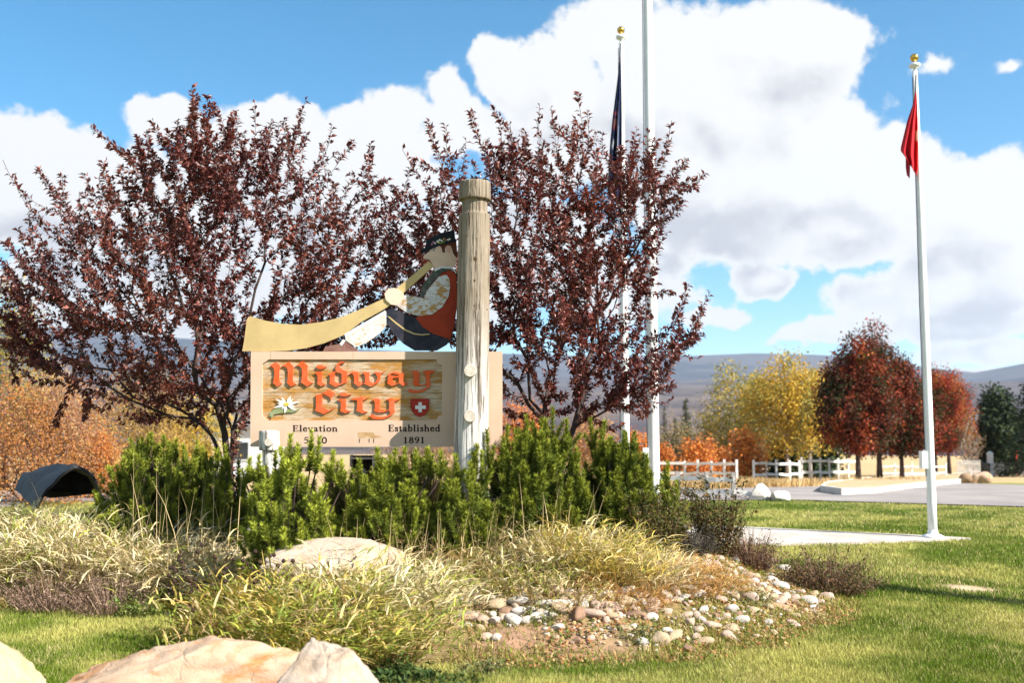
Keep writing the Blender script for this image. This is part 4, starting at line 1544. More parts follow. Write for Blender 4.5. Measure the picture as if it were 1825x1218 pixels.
def crown_tree(name, label, cat, base, H, R, n, nleaf, Lleaf, palette, seed, bark='bark', z0=.22, shape='ovoid', group=None, bf=.5, spread=.22, rtip=.006, dens=None, mat='leaf', clump=True):
    """tree with limbs from a branching graph and a crown of single leaves in uneven clumps"""
    r_ = np.random.default_rng(seed)
    base = np.array(base, float)
    t = empty(name, base, label, cat, group)
    P_ = []
    lob = r_.uniform(0, 6.28, 6)
    while len(P_) < n:
        v = r_.uniform(-1, 1, 2)
        h = r_.random()
        if shape == 'ovoid':
            rm = math.sin(math.pi * min(1, (h * .92 + .08)) ** .72) ** .8
        elif shape == 'column':
            rm = (math.sin(math.pi * (h * .9 + .08)) ** .5)
        elif shape == 'cone':
            rm = (1 - h) ** .8 * .98 + .02
        elif shape == 'dome':
            rm = math.sqrt(max(0, 1 - h * h)) * (1 - .35 * (1 - h) ** 3)
        a = math.atan2(v[1], v[0])
        rm *= 1 + .20 * math.sin(2 * a + lob[0] + h * 5) + .14 * math.sin(5 * a + lob[1] + h * 9) + .10 * math.sin(9 * h + lob[2])
        q = math.hypot(*v)
        if q > rm:
            continue
        P_.append((base[0] + v[0] * R, base[1] + v[1] * R, base[2] + H * (z0 + (1 - z0) * h)))
    fork = base + np.array((0, 0, H * z0 if z0 >= .15 else -.1))
    pts, par, order = mst(np.array(P_), fork, bf)
    pts = smooth_tree(pts, par, 2)
    r, kids = tree_radii(par, order, rtip, 2.3)
    tk = wood(pts, par, order, r, M[bark], t, 'trunk', rtip * 1.01 if nleaf > 3000 else 0)
    if z0 >= .15:
        tk.name = 'limbs'
        r0_ = max(r[0] * .8, H * .016)
        MB().tube([base - np.array((0, 0, .15)), base + np.array((.01, 0, H * z0 * .5)), fork + np.array((0, 0, H * .06))], [r0_ * 1.35, r0_, r0_ * .8], 10).build('trunk', M[bark], t, smooth=True)
    if nleaf:
        tips = np.where(kids == 0)[0]
        src = np.concatenate([tips, tips, np.arange(1, len(pts))])
        wgt = r_.random(len(src)) ** 1.5 + .15
        ii = r_.choice(src, nleaf, p=wgt / wgt.sum())
        off = r_.normal(size=(nleaf, 3)) * spread * R * np.array((1, 1, .85))
        p = pts[ii] + off
        d = off / (np.linalg.norm(off, axis=1, keepdims=True) + 1e-6) + r_.normal(size=(nleaf, 3)) * .6 + np.array((0, 0, -.2))
        L = r_.uniform(.7, 1.3, nleaf) * Lleaf
        V, F_, k = leaves_np(p, d, L, L * .62, curl=.2, five=False, up=.5)
        pal = np.array([c_[:3] for c_ in palette])
        w = np.array([c_[3] for c_ in palette], float)
        pn = fbm(p[:, 0] * 1.1 / R * 2.2 + seed, (p[:, 2] + p[:, 1]) * 1.1 / R * 2.2, seed)
        cw = np.cumsum(w / w.sum())
        sel = np.clip(np.searchsorted(cw, np.clip((pn - .5) * 1.5 + .5 + r_.normal(size=nleaf) * .09, 0, .999)), 0, len(pal) - 1)
        C = pal[sel] * (.75 + .5 * r_.random((nleaf, 1)))
        part('crown', V, F_, M[mat], t, cols=np.repeat(C, k, 0))
    return t


PEAR = [(.030, .042, .013, 2.0), (.075, .036, .017, 1.8), (.16, .036, .020, 1.6), (.29, .055, .022, 1.3), (.38, .14, .035, .8), (.10, .09, .02, .6)]
PEAR2 = [(.05, .058, .015, 1.8), (.18, .038, .020, 1.3), (.33, .055, .024, 1.6), (.40, .16, .035, 1.0), (.16, .14, .03, 1.1)]
for (px_, py_, top, rad, lab, pal, sd) in (
        (1530, 862, 600, 1.35, 'leftmost dark red pear tree on the kerbed island', PEAR, 101),
        (1568, 858, 580, 1.45, 'tallest dark red pear tree on the island, second from left', PEAR, 102),
        (1608, 858, 632, 1.25, 'third dark red pear tree from left on the island', PEAR, 103),
        (1668, 850, 655, 1.5, 'bright red pear tree just right of the red-flag pole', PEAR2, 104),
        (1692, 849, 645, 1.7, 'rightmost red and green pear tree on the island', PEAR2, 105)):
    b_ = Gm(px_, py_)
    b_[2] += .15
    H = (py_ - top) / F_PX * b_[1]
    rad *= 1.12
    crown_tree('pear_tree', lab, 'tree', b_, H, rad, 480, 17500, .15, pal, sd, z0=.20, shape='ovoid', group='red pear trees on the island', spread=.14)

YEL = [(.42, .30, .05, 1.5), (.55, .36, .05, 1.6), (.33, .29, .07, 1.2), (.22, .22, .07, .7)]
YG = [(.34, .28, .06, 1.3), (.26, .25, .07, 1.2), (.46, .33, .06, 1.0), (.16, .17, .06, .5)]
for (px_, Yd, top, rpx, lab, pal, sd, nl, bk) in (
        (1400, 56, 634, 62, 'full golden yellow cottonwood left of the red pear trees', YEL, 111, 9000, 'pale_bark'),
        (1300, 60, 655, 46, 'thin yellow green cottonwood with bare tips showing limbs', YG, 112, 3600, 'pale_bark'),
        (1352, 66, 668, 40, 'olive yellow tree between the two taller cottonwoods', YG, 113, 5000, 'pale_bark'),
        (1482, 62, 650, 45, 'golden tree mostly hidden behind leftmost pear tree', YEL, 114, 5000, 'pale_bark'),
        (1440, 58, 660, 36, 'yellow tree joined to right of the full golden cottonwood', YEL, 115, 4000, 'pale_bark')):
    b_ = at(px_, Yd)
    H = P(px_, top, Yd)[2] - b_[2]
    crown_tree('cottonwood_tree', lab, 'tree', b_, H, rpx / F_PX * Yd, 300, nl, .17, pal, sd, bk, .22, 'column', 'yellow cottonwoods beyond the road', spread=.2)

ORG_P = [(.56, .18, .035, 1.5), (.60, .24, .055, 1.4), (.46, .13, .04, 1.0), (.40, .24, .09, .6)]
for (px_, Yd, top, rpx, lab, sd, nl) in (
        (1245, 50, 784, 36, 'round bright orange shrub behind the white rail fence', 121, 2600),
        (1326, 46, 768, 30, 'upright orange red shrub in the gap of the rail fence', 122, 2600),
        (1128, 52, 770, 30, 'orange shrub between the two left flagpoles', 123, 2200),
        (1178, 54, 790, 20, 'small orange shrub just right of the tall flagpole', 124, 1200),
        (1285, 55, 795, 14, 'low orange brown shrub between the two orange shrubs', 125, 800),
        (1742, 84, 792, 22, 'rusty shrub beside the dark pickup truck', 126, 1500)):
    b_ = at(px_, Yd)
    H = P(px_, top, Yd)[2] - b_[2]
    crown_tree('orange_shrub', lab, 'shrub', b_, H, rpx / F_PX * Yd, 160, nl, .15, ORG_P, sd, 'bark', .05, 'dome', 'orange shrubs along the far fence', spread=.24)

OLV = [(.24, .19, .08, 1.2), (.30, .22, .11, 1.0), (.16, .15, .06, 1.0)]
for (px_, Yd, top, rpx, lab, sd, nl) in (
        (1215, 66, 745, 34, 'olive brown thicket left of the round orange shrub', 171, 2600),
        (1270, 64, 740, 34, 'olive brown thicket behind the round orange shrub', 172, 2600),
        (1330, 62, 735, 36, 'olive brown thicket behind the upright orange shrub', 173, 2600),
        (1165, 68, 760, 26, 'olive brown thicket behind the tall flagpole', 174, 1800)):
    b_ = at(px_, Yd)
    H = P(px_, top, Yd)[2] - b_[2]
    crown_tree('thicket', lab, 'shrub', b_, H, rpx / F_PX * Yd, 260, nl, .16, OLV, sd, 'pale_bark', .05, 'ovoid', 'olive thickets beyond the fence', spread=.22, rtip=.01)
BARE = [(.40, .28, .17, 1), (.34, .22, .13, 1)]
for (px_, Yd, top, rpx, lab, sd, nl) in (
        (1250, 75, 700, 40, 'bare pale tan tree behind the orange shrub', 131, 900),
        (1195, 80, 718, 22, 'bare tan tree right beside the tall flagpole', 132, 500),
        (1325, 78, 706, 40, 'bare tan tree behind the thin cottonwood', 133, 900),
        (1720, 70, 740, 26, 'bare brown tree behind the rightmost pear tree', 134, 500)):
    b_ = at(px_, Yd)
    H = P(px_, top, Yd)[2] - b_[2]
    crown_tree('bare_tree', lab, 'tree', b_, H, rpx / F_PX * Yd, 420, nl, .12, BARE, sd, 'pale_bark', .15, 'ovoid', 'bare trees in the distance', rtip=.012, spread=.1)


def conifer(label, base, H, R, seed, ntier, pal, droop=.25, group='dark conifers in the distance', open_=0.0):
    r_ = np.random.default_rng(seed)
    base = np.array(base, float)
    t = empty('conifer_tree', base, label, 'tree', group)
    MB().tube([base - np.array((0, 0, .1)), base + np.array((0, 0, H * .5)), base + np.array((0, 0, H * .98))], [H * .022, H * .014, H * .003], 8).build('trunk', M['bark'], t, smooth=True)
    p, d = [], []
    mb = MB()
    for i in range(ntier):
        h = .08 + .9 * (i / ntier)
        rm = R * ((1 - h) ** .85) * r_.uniform(.75, 1.15) + .04
        for k in range(int(7 + 5 * (1 - h))):
            a = r_.uniform(0, 2 * math.pi)
            rad = rm * r_.uniform(.7, 1.15)
            z_ = base[2] + H * (h + r_.uniform(-.02, .02))
            st = np.array((base[0], base[1], z_))
            en = st + np.array((math.cos(a) * rad, math.sin(a) * rad, -droop * rad + r_.uniform(-.05, .12) * rad))
            mb.tube([st, (st + en) / 2 + np.array((0, 0, .04 * rad)), en], [.02, .012, .004], 3, cap=False)
            m_ = int(10 + 16 * rad / R)
            for q in r_.random(m_) ** .7:
                p.append(st + (en - st) * (open_ + (1 - open_) * q) + r_.normal(size=3) * .05 * R)
                d.append((en - st) / rad + r_.normal(size=3) * .7 + np.array((0, 0, .15)))
    mb.build('branch', M['bark'], t)
    p, d = np.array(p), np.array(d)
    L = r_.uniform(.11, .2, len(p)) * R * .75
    V, F_, k = leaves_np(p, d, L, L * .35, curl=.1, five=False, up=.3)
    pal = np.array(pal)
    C = pal[r_.integers(0, len(pal), len(p))] * (.6 + .8 * r_.random((len(p), 1)))
    part('crown', V, F_, M['needle'], t, cols=np.repeat(C, k, 0))


DG = [(.035, .055, .028), (.05, .07, .03), (.028, .045, .03)]
MGR = [(.07, .085, .04), (.10, .11, .05), (.055, .07, .035)]
for (px_, Yd, top, rpx, lab, sd, nt, pal, dr, op) in (
        (1222, 72, 708, 22, 'narrow spruce tree behind the round orange shrub', 141, 34, MGR, .3, 0),
        (1183, 76, 720, 14, 'thin spruce tree just right of the tall flagpole', 142, 26, MGR, .3, 0),
        (1203, 70, 742, 16, 'short spruce tree left of the narrow spruce', 143, 24, MGR, .3, 0),
        (1295, 70, 745, 20, 'dark spruce tree behind the thin cottonwood', 144, 26, DG, .3, 0),
        (1838, 66, 668, 62, 'large dark pine with long sweeping bare boughs at right edge', 146, 30, DG, .3, .35)):
    b_ = at(px_, Yd)
    H = P(px_, top, Yd)[2] - b_[2]
    conifer(lab, b_, H, rpx / F_PX * Yd, sd, nt, pal, dr, open_=op)
for (px_, Yd, top, rpx, lab, sd, nl) in ((1775, 76, 694, 38, 'dense dark green pine right of the red pear trees', 151, 9000), (1808, 80, 742, 34, 'dark evergreen beside the long-boughed pine', 152, 6000), (1450, 62, 778, 40, 'low dark green shrub behind the cottonwood trunks', 153, 3000), (1395, 60, 790, 30, 'low dark green shrub below the golden cottonwood', 154, 2400)):
    b_ = at(px_, Yd)
    H = P(px_, top, Yd)[2] - b_[2]
    crown_tree('evergreen_tree', lab, 'tree', b_, H, rpx / F_PX * Yd, 220, nl, .30, [(*c_, 1) for c_ in DG], sd, 'bark', .08, 'dome', 'dark evergreens beyond the road', spread=.2, mat='needle')

# trees on the left, behind the wide crabapple
for (px_, Yd, top, rpx, lab, sd, nl, pal, shp, nm) in (
        (60, 24, 655, 120, 'big rounded orange tree behind the dark hood', 161, 15000, [(.24, .12, .10, 1.0), (.36, .14, .05, 1.2), (.44, .19, .05, 1.2), (.28, .13, .08, 1.2), (.46, .29, .13, .9)], 'dome', 'orange_tree'),
        (175, 27, 770, 60, 'low orange bush right of the big orange tree', 162, 6000, [(.50, .17, .04, 1), (.46, .24, .08, 1)], 'dome', 'orange_tree'),
        (15, 34, 505, 60, 'olive yellow tree at the far left edge', 163, 7000, YG, 'column', 'olive_tree'),
        (-60, 26, 640, 70, 'dusky mauve brown bush at the left edge', 164, 6000, [(.19, .11, .10, 1), (.24, .14, .10, 1)], 'dome', 'brown_bush'),
        (255, 40, 640, 75, 'golden brown tree seen through the wide crabapple', 165, 7000, [(.42, .27, .08, 1), (.34, .23, .08, 1), (.24, .18, .08, .6)], 'ovoid', 'golden_tree'),
        (350, 44, 690, 60, 'yellow tree low behind the wide crabapple trunk', 166, 6000, YEL, 'ovoid', 'golden_tree'),
        (100, 46, 640, 80, 'pale tan tree above the big orange tree', 167, 6000, [(.55, .40, .24, 1), (.48, .33, .18, 1)], 'ovoid', 'tan_tree'),
        (930, 60, 720, 60, 'rusty orange tree beyond the right end of the board', 168, 4500, ORG_P, 'dome', 'rusty_tree'),
        (1050, 64, 735, 50, 'tan orange tree behind the narrow crabapple trunk', 169, 3500, [(.45, .24, .10, 1), (.38, .22, .10, 1)], 'dome', 'rusty_tree'),
        (760, 62, 740, 70, 'brown tree hidden behind the sign board', 170, 2500, [(.30, .2, .1, 1), (.38, .22, .10, 1)], 'dome', 'rusty_tree')):
    b_ = at(px_, Yd)
    H = P(px_, top, Yd)[2] - b_[2]
    crown_tree(nm, lab, 'tree' if 'tree' in nm else 'bush', b_, H, rpx / F_PX * Yd, 300, int(nl * 1.4), .0042 * Yd * .55, pal, sd, 'bark', .08 if shp == 'dome' else .2, shp, 'autumn trees in the background', spread=.2)


# ------------------------------------------------------------------ mugo pines in front of and beside the sign
def mugo(label, cx, Yc, rx_, ry_, top_z, nshoot, seed, bright=1.0, edge=.35, extra=()):
    """low pine of upright needle candles; cx in photo columns, rx_ in photo pixels"""
    r_ = np.random.default_rng(seed)
    k = Yc / F_PX
    cxw = (cx - 912.5) * k
    root = np.array((cxw, Yc, zs(cxw, Yc)))
    t = empty('mugo_pine', root, label, 'pine shrub', 'mugo pines round the sign')
    RX = rx_ * k
    base, axis, ln, tone = [], [], [], []
    stems = MB()
    H = top_z - root[2]
    for i in range(int(nshoot * 1.75)):
        a = r_.uniform(0, 2 * math.pi)
        q = math.sqrt(r_.random())
        x = cxw + math.cos(a) * q * RX
        y = Yc + math.sin(a) * q * ry_
        gz = zs(x, y)
        dome = (1 - (1 - edge * .55) * q ** 2.4)
        tip = gz + max(.22, (top_z - gz) * dome * r_.uniform(.80 if i % 4 else .5, 1.04 if i % 4 else .85))
        l_ = r_.uniform(.13, .28)
        out = np.array((math.cos(a) * q * q * .42, math.sin(a) * q * q * .42 - .05, 1)) + r_.normal(size=3) * np.array((.10, .10, 0))
        out /= np.linalg.norm(out)
        tp = np.array((x, y, tip))
        b = tp - out * l_
        base.append(b)
        axis.append(out)
        ln.append(l_)
        tone.append(1.0)
        stems.tube([root + np.array((0, 0, .03)), root * .45 + b * .55 - np.array((0, 0, .03)), b], [.013, .008, .005], 3, cap=False)
        # side shoots lower down the same limb
        for s_ in range(r_.integers(2, 5)):
            o2 = out * .9 + np.array((r_.normal() * .55, r_.normal() * .55 - .12, .05))
            o2 /= np.linalg.norm(o2)
            bb = b + (root - b) * r_.uniform(.02, .55) * np.array((.5, .5, 1.0)) + r_.normal(size=3) * .05
            bb[2] = max(bb[2], gz + .05)
            base.append(bb)
            axis.append(o2)
            ln.append(r_.uniform(.10, .22))
            tone.append(r_.uniform(.25, .9))
    for (px_, py_, yy, l_) in extra:
        tp = P(px_, py_, yy)
        out = np.array((r_.normal() * .06, -.05, 1.0))
        out /= np.linalg.norm(out)
        base.append(tp - out * l_)
        axis.append(out)
        ln.append(l_)
        tone.append(1.1)
        stems.tube([root + np.array((0, 0, .03)), tp - out * l_], [.014, .007], 4, cap=False)
        for s_ in range(3):
            o2 = out + np.array((r_.normal() * .4, r_.normal() * .3, 0))
            o2 /= np.linalg.norm(o2)
            base.append(tp - out * l_ * r_.uniform(.8, 1.2))
            axis.append(o2)
            ln.append(l_ * .6)
            tone.append(.95)
    stems.build('stem', M['bark'], t)
    base, axis, ln, tone = (np.array(v) for v in (base, axis, ln, tone))
    cnt = ((ln * 1020 + 20) * np.clip(tone, .4, 1)).astype(int)
    ii = np.repeat(np.arange(len(base)), cnt)
    N = len(ii)
    s = r_.random(N)
    ax = axis[ii]
    rad = r_.normal(size=(N, 3))
    rad -= (rad * ax).sum(1, keepdims=True) * ax
    rad /= np.linalg.norm(rad, axis=1, keepdims=True) + 1e-9
    p = base[ii] + ax * (ln[ii] * s)[:, None]
    th = np.radians(58 - 22 * s ** 4 + r_.normal(size=N) * 8)
    d = ax * np.cos(th)[:, None] + rad * np.sin(th)[:, None]
    L = .050 * r_.uniform(.8, 1.15, N)
    sd_ = np.cross(d, r_.normal(size=(N, 3)))
    sd_ /= np.linalg.norm(sd_, axis=1, keepdims=True) + 1e-9
    w = .0044
    V = np.stack([p - sd_ * w, p + sd_ * w, p + d * L[:, None]], 1).reshape(-1, 3)
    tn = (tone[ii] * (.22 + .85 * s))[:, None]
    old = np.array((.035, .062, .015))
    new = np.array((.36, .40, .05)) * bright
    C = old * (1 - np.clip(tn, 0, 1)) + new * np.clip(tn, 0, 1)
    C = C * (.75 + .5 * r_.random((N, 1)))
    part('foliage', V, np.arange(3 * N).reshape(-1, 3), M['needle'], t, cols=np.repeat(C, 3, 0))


def zpx(py, Yv):
    return P(912, py, Yv)[2]


mugo('wide mugo pine left of the sign behind tall dry grass', 300, 11.1, 128, .8, zpx(768, 11.1), 120, 201, .76, .55)
mugo('mugo pine half hidden under the left crabapple limb', 405, 10.9, 60, .5, zpx(800, 10.9), 40, 202, .75, .5)
mugo('bright mugo pine in front of the left end of the board', 520, 9.15, 95, .50, zpx(800, 9.15), 62, 203, .98, .5,
     extra=((518, 777, 9.2, .30), (556, 770, 9.2, .36), (569, 781, 9.15, .30), (500, 800, 9.1, .25), (463, 812, 9.2, .26), (445, 818, 9.2, .24), (594, 806, 9.1, .26), (531, 800, 9.1, .3), (608, 822, 9.1, .22), (474, 832, 9.3, .24), (490, 838, 9.25, .24), (462, 848, 9.3, .24), (484, 858, 9.2, .22), (500, 850, 9.2, .24), (470, 870, 9.2, .22)))
mugo('low mugo pine below the lettering in the middle of the board', 690, 9.3, 90, .42, zpx(818, 9.3), 60, 204, .76, .6,
     extra=((672, 800, 9.35, .26), (705, 802, 9.35, .28), (722, 800, 9.35, .26), (742, 804, 9.35, .24), (762, 800, 9.35, .26), (640, 822, 9.3, .2), (785, 806, 9.3, .24)))
mugo('tall dense mugo pine right of the log post', 955, 9.75, 105, .65, zpx(752, 9.75), 110, 205, .64, .6,
     extra=((985, 728, 9.8, .42), (938, 742, 9.7, .36), (905, 760, 9.6, .36), (868, 768, 9.5, .34), (1010, 748, 9.8, .36), (850, 795, 9.45, .3), (966, 748, 9.7, .36)))
mugo('mugo pine at right end of the hedge beside the tall flagpole', 1100, 10.1, 78, .6, zpx(772, 10.1), 80, 206, .60, .5,
     extra=((1052, 748, 10.1, .36), (1078, 752, 10.1, .4), (1130, 772, 10.1, .36), (1125, 790, 10.1, .3), (1152, 812, 10.0, .3), (1072, 768, 10.0, .36)))
mugo('young mugo pine with a few upright candles at the hedge end', 1184, 10.2, 24, .22, zpx(852, 10.2), 12, 207, .95, .6,
     extra=((1190, 824, 10.2, .36), (1206, 858, 10.15, .3), (1160, 850, 10.1, .3), (1178, 858, 10.1, .26)))
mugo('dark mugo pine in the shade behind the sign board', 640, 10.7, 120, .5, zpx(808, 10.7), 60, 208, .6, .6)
mugo('mugo pine in front of the log post base', 830, 9.25, 60, .4, zpx(836, 9.25), 40, 209, .7, .6,
     extra=((812, 812, 9.3, .26), (838, 826, 9.25, .22), (858, 806, 9.35, .3)))


# ------------------------------------------------------------------ ornamental grasses and dry perennials
def ribbons(p, az_, L, W, lean, sag, twist=.3, seg=4, r_=None):
    n = len(p)
    t = np.linspace(0, 1, seg + 1)
    o = np.stack([np.cos(az_), np.sin(az_), np.zeros(n)], 1)
    sv = np.stack([-np.sin(az_ + twist), np.cos(az_ + twist), np.zeros(n)], 1)
    hor = (lean[:, None] * t + sag[:, None] * t ** 2)
    ver = np.sqrt(np.clip(1 - lean ** 2, .1, 1))[:, None] * t - .75 * sag[:, None] * t ** 2.2
    c = p[:, None] + o[:, None] * (hor * L[:, None])[..., None] + np.array((0, 0, 1.0)) * (ver * L[:, None])[..., None]
    w = (W[:, None] * np.clip(1 - t, 0.02, 1) ** .6 * np.clip(.55 + t * 2.2, 0, 1))[..., None]
    up = np.array((0, 0, .35))
    V = np.stack([c - (sv[:, None] + up) * w / 2, c + (sv[:, None] + up) * w / 2], 2)
    V = V.reshape(-1, 3)
    m_ = (seg + 1) * 2
    k = np.arange(n)[:, None, None] * m_
    s = np.arange(seg)[None, :, None] * 2
    F_ = (k + s + np.array([0, 1, 3, 2])).reshape(-1, 4)
    return V, F_, m_


STRAW = [(.60, .45, .12), (.52, .38, .08), (.66, .53, .22)]
GREENY = [(.25, .29, .045), (.34, .34, .06), (.17, .21, .04)]
RUST = [(.42, .22, .07), (.50, .30, .10), (.34, .17, .06)]


def grass(label, px_, Yc, h, r, n, mixg, seed, W=.013, pal=None, sag=(.35, .95), group='ornamental grass clumps', stalks=0, sh=.9):
    r_ = np.random.default_rng(seed)
    n = int(n * 1.25)
    W *= .78
    c = at(px_, Yc)
    t = empty('ornamental_grass', c, label, 'grass clump', group)
    a = r_.uniform(0, 2 * np.pi, n)
    q = np.sqrt(r_.random(n)) * r
    x, y = c[0] + np.cos(a) * q, c[1] + np.sin(a) * q * .8
    p = np.stack([x, y, zt(x, y) - .01], 1)
    az_ = a + r_.normal(size=n) * .7
    L = h * r_.uniform(.55, 1.15, n) * (1 - .25 * q / r)
    lean = np.clip(.12 + .38 * q / r + r_.normal(size=n) * .15, 0, .85)
    sg = r_.uniform(*sag, n) * .6
    V1, F1, m_ = ribbons(p, az_, L, W * r_.uniform(.5, 1.0, n), lean, sg, r_.normal(size=n) * .6)
    pal1 = np.array(pal if pal is not None else STRAW)
    pal2 = np.array(GREENY)
    C = np.where((r_.random(n) < mixg)[:, None], pal2[r_.integers(0, len(pal2), n)], pal1[r_.integers(0, len(pal1), n)]) * (.65 + .6 * r_.random((n, 1)))
    # leaves standing off the canes
    m2_ = n * 3
    ii = r_.integers(0, n, m2_)
    tq = r_.uniform(.25, .95, m2_)
    o = np.stack([np.cos(az_), np.sin(az_), np.zeros(n)], 1)[ii]
    hor = (lean[ii] * tq + sg[ii] * tq ** 2) * L[ii]
    ver = (np.sqrt(np.clip(1 - lean[ii] ** 2, .1, 1)) * tq - .75 * sg[ii] * tq ** 2.2) * L[ii]
    p2 = p[ii] + o * hor[:, None] + np.array((0, 0, 1)) * ver[:, None]
    V2, F2, _ = ribbons(p2, az_[ii] + r_.normal(size=m2_) * 1.3, h * r_.uniform(.10, .24, m2_), W * r_.uniform(1.0, 1.7, m2_), r_.uniform(.25, .9, m2_), r_.uniform(.2, .7, m2_), r_.normal(size=m2_), 3)
    C2 = np.where((r_.random(m2_) < mixg)[:, None], pal2[r_.integers(0, len(pal2), m2_)], pal1[r_.integers(0, len(pal1), m2_)]) * (.65 + .6 * r_.random((m2_, 1)))
    V = np.vstack([V1, V2])
    part('blades', V, [np.vstack([F1, F2 + len(V1)])], M['blade'], t, cols=np.vstack([np.repeat(C, m_, 0), np.repeat(C2, 8, 0)]))
    if stalks:
        x, y = c[0] + r_.normal(size=stalks) * r * .6, c[1] + r_.normal(size=stalks) * r * .4
        p = np.stack([x, y, zt(x, y)], 1)
        V, F_, m_ = ribbons(p, r_.uniform(0, 6.28, stalks), sh * r_.uniform(.7, 1.15, stalks), np.full(stalks, .009), np.abs(r_.normal(size=stalks)) * .14, np.abs(r_.normal(size=stalks)) * .10, r_.normal(size=stalks), 4)
        C = np.array((.55, .42, .22)) * (.7 + .5 * r_.random((stalks, 1)))
        part('flower_stalks', V, F_, M['dry'], t, cols=np.repeat(C, m_, 0))


PALE = [(.70, .61, .40), (.64, .54, .31), (.60, .47, .24)]
DULL = [(.52, .38, .17), (.46, .31, .14), (.58, .46, .24), (.34, .22, .10)]
GR = [
    (70, 11.6, .60, .34, 300, .3, 'ribbon grass tuft at the foot of the dark hood', 0, PALE, .016),
    (45, 10.2, .66, .36, 380, .22, 'pale ribbon grass clump at the far left edge of the bed', 0, PALE, .017),
    (120, 10.35, .82, .42, 440, .25, 'ribbon grass clump directly in front of the dark hood', 0, PALE, .017),
    (205, 10.3, .84, .42, 440, .22, 'ribbon grass clump right of the dark hood', 5, PALE, .017),
    (285, 10.15, 1.0, .42, 460, .15, 'tallest pale ribbon grass clump with stalks before the left pine', 14, PALE, .018),
    (345, 10.0, .92, .36, 420, .15, 'pale ribbon grass clump at right of the left group', 10, PALE, .018),
    (165, 9.95, .50, .36, 320, .3, 'low ribbon grass clump in front of the left group', 0, PALE, .015),
    (392, 9.9, .72, .28, 260, .2, 'thin ribbon grass clump beside the dry coneflowers', 8, PALE, .015),
    (480, 7.95, .84, .34, 440, .45, 'yellow green ribbon grass clump left of the round boulder front', 0, STRAW, .018),
    (560, 7.9, .84, .38, 560, .5, 'broad ribbon grass clump just in front of the round boulder', 0, STRAW, .018),
    (640, 8.0, .84, .38, 560, .25, 'straw tipped ribbon grass clump right of the round boulder front', 0, PALE, .018),
    (715, 8.05, .74, .30, 380, .3, 'ribbon grass clump at right end of the front group', 0, PALE, .015),
    (490, 7.3, .72, .34, 440, .6, 'low green ribbon grass above the long front boulder', 0, DULL, .018),
    (590, 7.2, .70, .36, 460, .6, 'low green ribbon grass above the right front boulder', 0, STRAW, .018),
    (670, 7.35, .66, .32, 400, .5, 'low mixed ribbon grass beside bare soil', 0, DULL, .016),
    (765, 8.75, .48, .28, 220, .25, 'straw grass tuft below the end of the board lettering', 12, DULL, .011),
    (705, 8.75, .50, .28, 200, .3, 'dry grass tuft behind the round boulder', 10, DULL, .011),
    (850, 8.8, .46, .32, 230, .3, 'dry weedy grass in front of the log post', 12, DULL, .010),
    (925, 8.6, .40, .34, 260, .4, 'low arching grass below the tall mugo pine', 0, PALE, .016),
    (1000, 8.95, .60, .26, 220, .2, 'tall straw grass with upright stalks before the tall mugo pine', 16, PALE, .015),
    (1070, 8.95, .66, .34, 460, .18, 'large arching golden grass clump in front of hedge end', 0, STRAW, .011),
    (1130, 9.05, .52, .32, 340, .10, 'arching straw grass falling over towards the cobbles', 0, PALE, .010),
    (800, 8.35, .36, .30, 220, .45, 'short pale grass tuft above the middle cobbles', 0, DULL, .012),
    (630, 9.0, .60, .24, 180, .35, 'thin dry grass tuft behind the round boulder top', 10, DULL, .011),
    (990, 8.4, .34, .34, 220, .35, 'short dull grass patch below the golden clump', 0, DULL, .010),
]
for i, (px_, Yc, h, r, n, mx, lab, stk, pal, w_) in enumerate(GR):
    grass(lab, px_, Yc, h, r, n, mx, 300 + i, W=w_, pal=pal, stalks=stk, sh=h * 1.35)
for i, (px_, Yc, h, r, n, lab) in enumerate(((1195, 9.1, .36, .34, 380, 'rusty brown fallen grass at the edge of the cobbles'), (1250, 9.35, .32, .32, 320, 'low rusty grass clump between hedge end and cobbles'), (1110, 8.6, .30, .3, 260, 'short rusty grass clump below the golden clump'))):
    grass(lab, px_, Yc, h, r, n, .08, 360 + i, W=.008, pal=RUST, sag=(.6, 1.3), group='rusty grass clumps')


